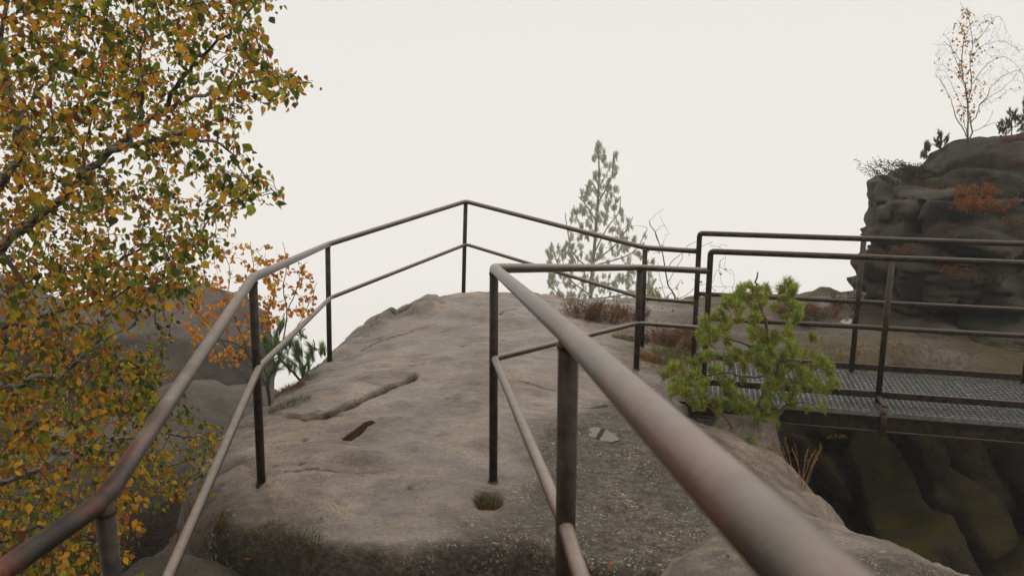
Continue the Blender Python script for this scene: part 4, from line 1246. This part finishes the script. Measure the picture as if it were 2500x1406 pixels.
# ---------------------------------------------------------------- nearly bare birch on top of the crag
g = np.random.default_rng(61)
Yc = 8.95
rc = P(2362, 352, Yc)
cb_ = empty("bare_birch", rc, "slender nearly bare birch with a few orange leaves on top of the crag", "birch")
sk = Skel()
S = lambda lst: [(2200 + a / 3.7, b / 3.7) for a, b in lst]
for lst, a, b in ((S([(600,1290),(600,1180),(598,1060),(600,940),(585,800),(560,700),(545,560),(560,420),(575,320),(540,240),(515,190)]), .020, .004),
                  (S([(600,1290),(640,1200),(630,1110),(610,1020),(600,940),(640,760),(620,560),(650,400),(630,280),(610,180),(570,90),(535,20)]), .015, .003),
                  (S([(600,1250),(560,1170),(510,1090),(470,980),(440,870),(400,800),(350,720),(310,670)]), .012, .003),
                  (S([(590,1200),(565,1100),(560,1000),(520,900),(450,760),(400,650),(330,640)]), .006, .002),
                  (S([(630,1110),(680,1040),(710,950),(780,870),(800,800),(900,710),(1000,650),(1080,640),(1110,720)]), .011, .0025),
                  (S([(650,1190),(740,1150),(800,1080),(830,1000),(820,1040)]), .006, .002), (S([(740,1150),(850,1110),(950,1110),(1010,1100)]), .005, .002),
                  (S([(710,950),(800,880),(900,820),(1000,720),(1060,640),(1100,600)]), .006, .002), (S([(640,760),(740,620),(850,540),(950,520),(1050,600),(1100,680)]), .007, .002),
                  (S([(620,560),(700,440),(800,390),(900,370),(1000,410),(1070,470)]), .007, .002), (S([(650,400),(720,330),(800,220),(870,150),(930,210),(945,300)]), .007, .002),
                  (S([(560,700),(500,560),(450,440),(390,380),(340,410),(290,400)]), .007, .002), (S([(545,560),(480,480),(440,380),(400,330)]), .005, .002),
                  (S([(575,320),(640,240),(720,220),(780,150)]), .004, .0015), (S([(585,800),(500,680),(420,620),(350,580)]), .005, .002)):
    sk.spline([P(u, v, Yc + .25 * math.sin(i * 1.7 + a * 500) * min(1, i / 3)) for i, (u, v) in enumerate(lst)], a * .62, b * .55, 22, .003, g)
T = []
CR_ = S([(560,1100),(420,900),(300,700),(300,400),(400,280),(520,150),(560,40),(640,60),(660,160),(780,130),(900,140),(950,300),(1070,400),(1400,560),(1400,760),(950,860),(850,950),(700,1050)])
while len(T) < 800:
    u, v = g.uniform(2270, 2600), g.uniform(5, 300)
    if inpoly(CR_, [u], [v])[0]: T.append(P(u, v, Yc + g.uniform(-.45, .45)))
tw = sk.grow(T, g, r=.0012, bow=.09, nseg=6, droop=.2)
sk.build("trunk", M['twig'], cb_, rmin=.0008)
lp, ld = leaves_on(tw, 55, g, .015, .3)
lu, lv = proj(lp)
keep = (g.random(len(lp)) < np.exp(-((lu - 2362) / 28) ** 2) * .45 + .025)
lp = lp[keep]
V_, F_, C_l = place_leaves(lp, norm(np.array([0, 0, -1]) + rand_dirs(len(lp), g) * .7), .032, palette(len(lp), g, [(.55, .20, .04), (.42, .12, .03), GOLD, BROWN], [3, 2, 2, 1]), g)
mesh_np("foliage", local(V_, cb_), F_, M['leaf'], cb_, col=C_l)

# small pines on the crag
for k_, (u, v, h, w, y, lab) in enumerate(((2296, 372, 44, 16, 8.7, "tiny upright pine on the crag's left shoulder, nearest the bare birch"), (2262, 402, 40, 12, 8.5, "tiny dark pine at the very left end of the crag top"),
                                          (2470, 345, 62, 34, 8.8, "small dark pine right of the bare birch on the crag"), (2508, 335, 98, 16, 9.2, "narrow dark pine cut by the right edge of the picture"))):
    vv_ = v - 40; hb = None
    while hb is None and vv_ < v + 160:
        hb = bhit(u, vv_); vv_ += 3
    q = P(u, v, y) if hb is None else hb
    _, v = proj(q); v = float(v[0]); y = q[1]
    pine(lab, "pine_sapling", q, [([q, P(u, v - h * .5, y), P(u + 1, v - h, y)], .008, .003), ([P(u, v - h * .3, y), P(u - w * .8, v - h * .55, y)], .004, .002), ([P(u, v - h * .3, y), P(u + w * .8, v - h * .6, y)], .004, .002)],
         [(u - w, v - h * .15), (u - w, v - h * .5), (u - 4, v - h), (u + 4, v - h), (u + w, v - h * .5), (u + w, v - h * .15)], (y - .12, y + .12), int(6 + h * w / 90), .05, .0035, 40, 70 + k_, cols=((([(.035, .06, .03), (.025, .045, .025)], [1, 1])), ([(.10, .07, .03)], [1])), cluster=2, cspread=.04, upw=1.1, spread=(.25, .8), back=.06)

# ---------------------------------------------------------------- heather, shrubs, moss, grass
def shrub(label, name, cat, c, r, n_stem, leaf, cols, seed, nleaf=60, stem='bark', flat=1., lean=(0, 0, 0), leafv=None, group=None, h=1.0, jitter=.012, rad=.0018):
    """c: foot, r: radius; many short wiry stems with tiny leaves"""
    g = np.random.default_rng(seed)
    c = np.asarray(c, float)
    o = empty(name, c, label, cat, group)
    sk = Skel(); tw = []
    for i in range(n_stem):
        a = g.uniform(0, 6.283); q = math.sqrt(g.random())
        foot = c + np.array([math.cos(a) * q * r * .6, math.sin(a) * q * r * .5, 0])
        foot[2] = foot[2] - .02
        tip = foot + np.array([math.cos(a) * r * g.uniform(.2, .8), math.sin(a) * r * g.uniform(.2, .8), r * h * g.uniform(.5, 1.15)]) + np.array(lean) * r * g.uniform(.4, 1.1)
        t_ = np.linspace(0, 1, 5)[:, None]
        p = foot + (tip - foot) * t_ + g.normal(size=3) * r * .12 * 4 * t_ * (1 - t_)
        sk.path(p, rad, rad * .5, False); tw.append(p)
    sk.build("stem", M[stem], o, n=4)
    lp, ld = leaves_on(tw, nleaf, g, jitter, .25)
    V_, F_, C_ = place_leaves(lp, norm(ld * .6 + rand_dirs(len(lp), g) * .8), leaf, palette(len(lp), g, *cols), g)
    mesh_np("foliage", local(V_, o), F_, M['leaf'], o, col=C_)
    return o
HEATH = ([(.22, .07, .03), (.30, .10, .035), (.14, .06, .03), (.08, .08, .02)], [3, 3, 2, 1])
ORNG = ([(.34, .11, .025), (.26, .07, .02), (.40, .17, .04)], [3, 2, 1])
DARKH = ([(.07, .045, .03), (.10, .06, .035), (.05, .05, .025)], [2, 1, 2])
def on_ground(u, v): return ground_at(u, v)
HG = "heather cushions at the back edge of the rock"
k_ = 0
for (u, v, r, lab) in ((1425,772,.20,"red-brown heather cushion at the foot of the misty pine, farthest left"), (1480,785,.21,"red-brown heather cushion left of the doubled railing post"), (1535,778,.19,"brown heather cushion right behind the doubled railing post"),
                       (1620,835,.17,"rusty heather between the doubled post and the bridge corner post"), (1665,848,.20,"rusty heather close beside the bridge corner post"), (1690,820,.15,"small heather tuft just behind the bridge corner post")):
    shrub(lab, "heather", "heather", on_ground(u, v), r, 95, .010, HEATH, 200 + k_, 190, h=.75, group=HG, jitter=.012); k_ += 1
for (u, v, r, lab) in ((1960,790,.22,"brown heather patch behind the bridge, right of the green pine"), (2010,772,.20,"brown heather patch at the back of the far plateau"), (2070,750,.20,"greyish heather against the sky beside the crag"), (1930,765,.16,"low heather tuft seen through the top of the green pine")):
    q = ground_at(u, v, 6, 9.5)
    shrub(lab, "heather", "heather", q, r, 80, .011, HEATH if k_ % 2 else DARKH, 200 + k_, 170, h=.7); k_ += 1
# on the crag
for (u, v, r, cols, lean, lab, dens) in ((2225,450,.27,DARKH,(-1.3,0,.35),"wiry dark shrub reaching out from the crag's left notch", 120), (2240,420,.13,DARKH,(-.5,0,.3),"dark heather tuft at the left end of the crag dome", 60),
                                   (2390,510,.25,ORNG,(0,-.5,-.2),"bright rust-orange shrub on the crag face", 260), (2375,475,.18,ORNG,(0,-.4,0),"smaller orange tuft above the rust-orange shrub", 120), (2290,462,.14,HEATH,(0,-.2,-.2),"brown heather under the crag dome", 80),
                                   (2310,555,.10,HEATH,(0,-.2,0),"small brown tuft left of the rust-orange shrub",50), (2480,550,.13,HEATH,(0,-.2,0),"brown heather tuft at the right edge of the crag face",60),
                                   (2210,615,.14,HEATH,(0,-.2,-.3),"brown heather in the crag's lower ledge, left end",110), (2150,615,.12,HEATH,(-.2,-.2,-.2),"heather on the tip of the crag's lower ledge",90),
                                   (2330,670,.18,HEATH,(0,-.3,-.2),"reddish heather below the bridge's top rail on the crag",120), (2400,680,.16,DARKH,(0,-.3,-.2),"dark heather low on the crag face",100), (2465,345,.10,HEATH,(0,0,0),"low brown tuft under the small dark pine",60), (2490,400,.08,HEATH,(0,-.2,0),"mossy brown tuft on the right of the dome",60)):
    hh = bhit(u, v)
    q = hh if hh is not None else P(u, v, 8.4)
    shrub(lab, "shrub" if cols is ORNG else "heather", "shrub" if cols is ORNG else "heather", q, r, 60, .016, cols, 200 + k_, dens, h=.7, lean=lean, jitter=.012); k_ += 1
# yellow-leaved seedlings behind and below the bridge
YEL = ([(.42, .28, .05), (.36, .18, .04), (.20, .17, .03)], [3, 2, 1])
for (u, v, y, r, n, lab) in ((2040,860,6.75,.22,12,"yellow-leaved seedling behind the bridge grating, left of its middle post"), (2110,880,6.7,.16,8,"yellow-leaved seedling just behind the middle bridge post"), (2190,840,6.9,.12,5,"sparse yellow seedling at the dark foot of the crag")):
    q = np.array([*P(u, v, y)[:2], 0]); q[2] = gz(q[0], q[1])
    shrub(lab, "seedling", "seedling", q, r, n, .026, YEL, 260 + k_, 40, h=1.0, jitter=.02, rad=.0025); k_ += 1
shrub("tiny yellow seedling clinging under the bridge beam", "seedling", "seedling", P(2040, 1062, 5.6), .07, 6, .026, YEL, 300, 60, h=.3)

GR_V = np.array([(-.5,0,0),(.5,0,0),(.38,.4,.04),(-.38,.4,.04),(.22,.75,.14),(-.22,.75,.14),(0,1,.3),(0,1,.3)])
def grass(label, c, r, n, length, cols, seed, name="grass_tuft", cat="grass tuft", width=.0035, ground=True, spread=.8, kind=None, flat=.6):
    g = np.random.default_rng(seed); c = np.asarray(c, float)
    a = g.uniform(0, 6.283, n); q = np.sqrt(g.random(n)) * r
    pos = c + np.stack([np.cos(a) * q, np.sin(a) * q * flat, np.zeros(n)], 1)
    if ground:
        z, _, _ = height(pos[:, 0], pos[:, 1]); pos[:, 2] = z - .004
    out = np.stack([np.cos(a), np.sin(a), np.zeros(n)], 1) * (q / r)[:, None] * spread * .6
    ax = norm(out + np.array([0, 0, 1.0]) + rand_dirs(n, g) * spread * .55)
    L = length * g.uniform(.5, 1.15, n)
    side = norm(np.cross(ax, rand_dirs(n, g))); nor = np.cross(side, ax)
    B = GR_V[None] * np.ones((n, 1, 1))
    bendk = g.uniform(.2, 1.4, n)[:, None]
    V = pos[:, None] + side[:, None] * (B[..., 0:1] * width) + (ax[:, None] * B[..., 1:2] + nor[:, None] * B[..., 2:3] * bendk[..., None]) * L[:, None, None]
    V[..., 2] -= (B[..., 1] ** 2) * L[:, None] * .25 * bendk
    F = (np.arange(n)[:, None, None] * 8 + np.array([(0,1,2,3),(3,2,4,5),(5,4,6,7)])[None]).reshape(-1, 4)
    C = np.repeat(palette(n, g, *cols), 8, axis=0)
    V = V.reshape(-1, 3)
    o = mesh_np(name, V - c, F, M['grass'], col=C); o.location = tuple(c)
    o["label"] = label
    if kind: o["kind"] = kind
    else: o["category"] = cat
    return o
GRN = ([(.08, .12, .015), (.13, .15, .02), (.20, .15, .03), (.05, .08, .012)], [4, 3, 1.5, 2])
DRYG = ([(.22, .12, .035), (.30, .16, .05), (.14, .07, .025), (.10, .11, .02)], [3, 2, 2, 1])
REDG = ([(.20, .075, .03), (.14, .06, .025), (.26, .12, .04)], [3, 2, 1])
gsd = 400
for (u, v, r, n, L, cols, lab) in ((708,945,.10,420,.055,REDG,"reddish withered grass tuft above the cracked slab on the left"), (755,912,.14,300,.03,GRN,"thin green moss and grass strip along the slab's upper edge"), (708,985,.13,420,.045,GRN,"green grass tuft at the left end of the long crack"),
                                   (1190,1216,.055,240,.045,GRN,"green grass sprouting from the square hole in the rock"), (1192,1226,.055,260,.03,REDG,"brown moss filling the square hole in the rock"),
                                   (1540,830,.16,700,.05,GRN,"green moss and grass left of the doubled railing post"), (1600,880,.14,600,.09,DRYG,"ochre grass tuft at the foot of the doubled railing post"), (1650,870,.20,800,.07,GRN,"bright green grass between the doubled post and the bridge"),
                                   (1660,925,.15,420,.08,GRN,"dark green grass at the rock edge below the bridge corner"),
                                   (640,1445,.13,420,.05,GRN,"green grass clump in the crevice at the lower left"), (725,1440,.12,420,.05,GRN,"green grass clump in the crevice, the one farther right"), (500,1398,.12,420,.07,DRYG,"brown grass clump beside the lower end of the left middle rail"),
                                   (1250,1398,.16,200,.03,DRYG,"withered grass in the crevice under the front lip of the rock"),
                                   (440,1330,.10,160,.14,DRYG,"thin dry grass sprays left of the front lip"), (1875,1085,.10,240,.05,GRN,"mossy grass on the rock rim below the green pine"), (2075,700,.01,2,.01,GRN,None)):
    if lab is None: continue
    q = on_ground(u, v)
    if lab.startswith('withered'): grass(lab, q, r, n, L, cols, gsd, name='withered_grass', width=.0028, kind='stuff')
    else: grass(lab, q, r, n, L, cols, gsd, width=.0028)
    gsd += 1
# dry stalks with feathery heads standing on the rim
def stalks(label, feet, seed, Lr, lean):
    g = np.random.default_rng(seed); m = MB()
    o = empty("dry_grass", feet[0], label, "dry grass")
    heads = MB()
    for i in range(9):
        f0 = np.array(feet[0]) + g.normal(size=3) * [.02, .02, .002]
        L = g.uniform(*Lr); d = norm(np.array(lean) + g.normal(size=3) * .10)
        t_ = np.linspace(0, 1, 7)[:, None]; p = f0 + d * L * t_ + np.array([lean[0] * .5, 0, -.12]) * L * t_ ** 3 * .6
        m.tube(p, np.linspace(.0016, .0008, 7), 4, cap=False)
        if i < 6:
            for j in range(9):
                b = p[4] + (p[6] - p[4]) * j / 8; e_ = b + (norm(d + g.normal(size=3) * .45)) * L * .07
                heads.tube([b, (b + e_) / 2 + [0, 0, .003], e_], [.0007, .0016, .0004], 3, cap=False)
    m.build("stem", M['dry'], o); heads.build("seed_head", M['dry'], o)
q = P(1945, 1185, 4.35); stalks("golden dry grass stalks on the rock rim, leaning left", [q], 501, (.24, .36), (-.22, 0, 1))
q = P(1958, 1200, 4.30); stalks("golden dry grass stalks on the rock rim, leaning right", [q], 502, (.24, .34), (.18, 0, 1))
for i, (u, v, dx, lab) in enumerate(((1640,870,.5,"long pale grass blades leaning right beside the bridge corner post"), (1600,860,-.2,"long pale grass blades behind the doubled railing post"))):
    q = on_ground(u, v); stalks(lab, [q], 510 + i, (.12, .26), (dx, 0, 1))

# fallen birch leaves, each its own small thing
g = np.random.default_rng(91)
spots = [(1608,853,"orange fallen leaf in the grass by the bridge"), (1632,872,"second orange fallen leaf nearer the bridge corner post"), (478,1385,"orange fallen leaf low in the left crevice"), (545,1330,"pale brown fallen leaf under the left boulder edge"),
         (615,1378,"rust fallen leaf beside the left grass clump"), (560,1398,"brown fallen leaf at the bottom edge, left of the grass"), (1300,870,"small red-brown leaf on the rock between the railings"),
         (1490,1000,"pale leaf on the dark rock above the puddle"), (1775,1355,"orange fallen leaf on the pale stone block"), (1285,1185,"small rusty leaf right of the square hole"), (1043,1182,"tiny brown leaf on the open slab"), (780,1270,"tiny pale leaf near the front lip"),
         (1480,955,"orange sliver of leaf on the dark rock"),(440,1392,"orange fallen leaf beside the lower end of the middle rail")]
for i, (u, v, lab) in enumerate(spots):
    q = on_ground(u, v) + [0, 0, .004]
    if "stone block" in lab:
        h_ = bb4.ray_cast(Vector((0, 0, CAMZ)), (Vector(P(u, v, 3)) - Vector((0, 0, CAMZ))).normalized())
        if h_[0] is not None: q = np.array(h_[0]) + [0, 0, .003]
    d = norm(np.array([g.normal(), g.normal(), .05]))
    V_, F_, C_ = place_leaves(np.array([[0, 0, 0.]]), d[None], .034 if i < 6 else .022, palette(1, g, [(.42, .16, .04), (.30, .10, .03)], [2, 1]), g)
    V_[:, 2] *= .3
    V_[:, 2] -= V_[:, 2].min()
    o = mesh_np("fallen_leaf", V_, F_, M['leaf'], col=C_); o.location = tuple(q)
    tag(o, lab, "fallen leaf")
# litter that nobody could count
n = 3000
px_, py_ = g.uniform(-2.2, 3.0, n), g.uniform(2.35, 8.6, n)
_, dd_, _ = height(px_, py_, False)
keep = ((py_ < 3.3) & (dd_ > .0) & (px_ < .9) & (g.random(n) < .9)) | ((px_ > 1.0) & (py_ > 5.4) & (px_ < 1.7) & (g.random(n) < .25)) | ((px_ < -1.6) & (g.random(n) < .3))
px_, py_ = px_[keep], py_[keep]; z, _, _ = height(px_, py_)
lp = np.stack([px_, py_, z + .004], 1)
dd = norm(np.stack([g.normal(size=len(lp)), g.normal(size=len(lp)), g.normal(size=len(lp)) * .25], 1))
V_, F_, C_ = place_leaves(lp, dd, .032, palette(len(lp), g, [(.30, .11, .03), BROWN, (.42, .2, .05), (.09, .05, .03)], [3, 3, 1, 3]), g)
o = mesh_np("leaf_litter", V_, F_, M['leaf'], col=C_); tag(o, "brown and orange birch leaf litter strewn over soil and rock", None, None, "stuff")
# ================================================================== haze
m = MB(); m.box((0, 28, 2.0), (80, 94, 34))
t = NT("haze"); t.n.remove(t.b)
pv = t.new("ShaderNodeVolumePrincipled"); pv.inputs['Density'].default_value = .003
pv.inputs['Color'].default_value = (.99, .985, .97, 1); pv.inputs['Anisotropy'].default_value = .2
t.L(pv.outputs[0], t.out.inputs['Volume'])
hz = m.build("haze", t.m, None, smooth=False); tag(hz, None, None, kind="stuff")
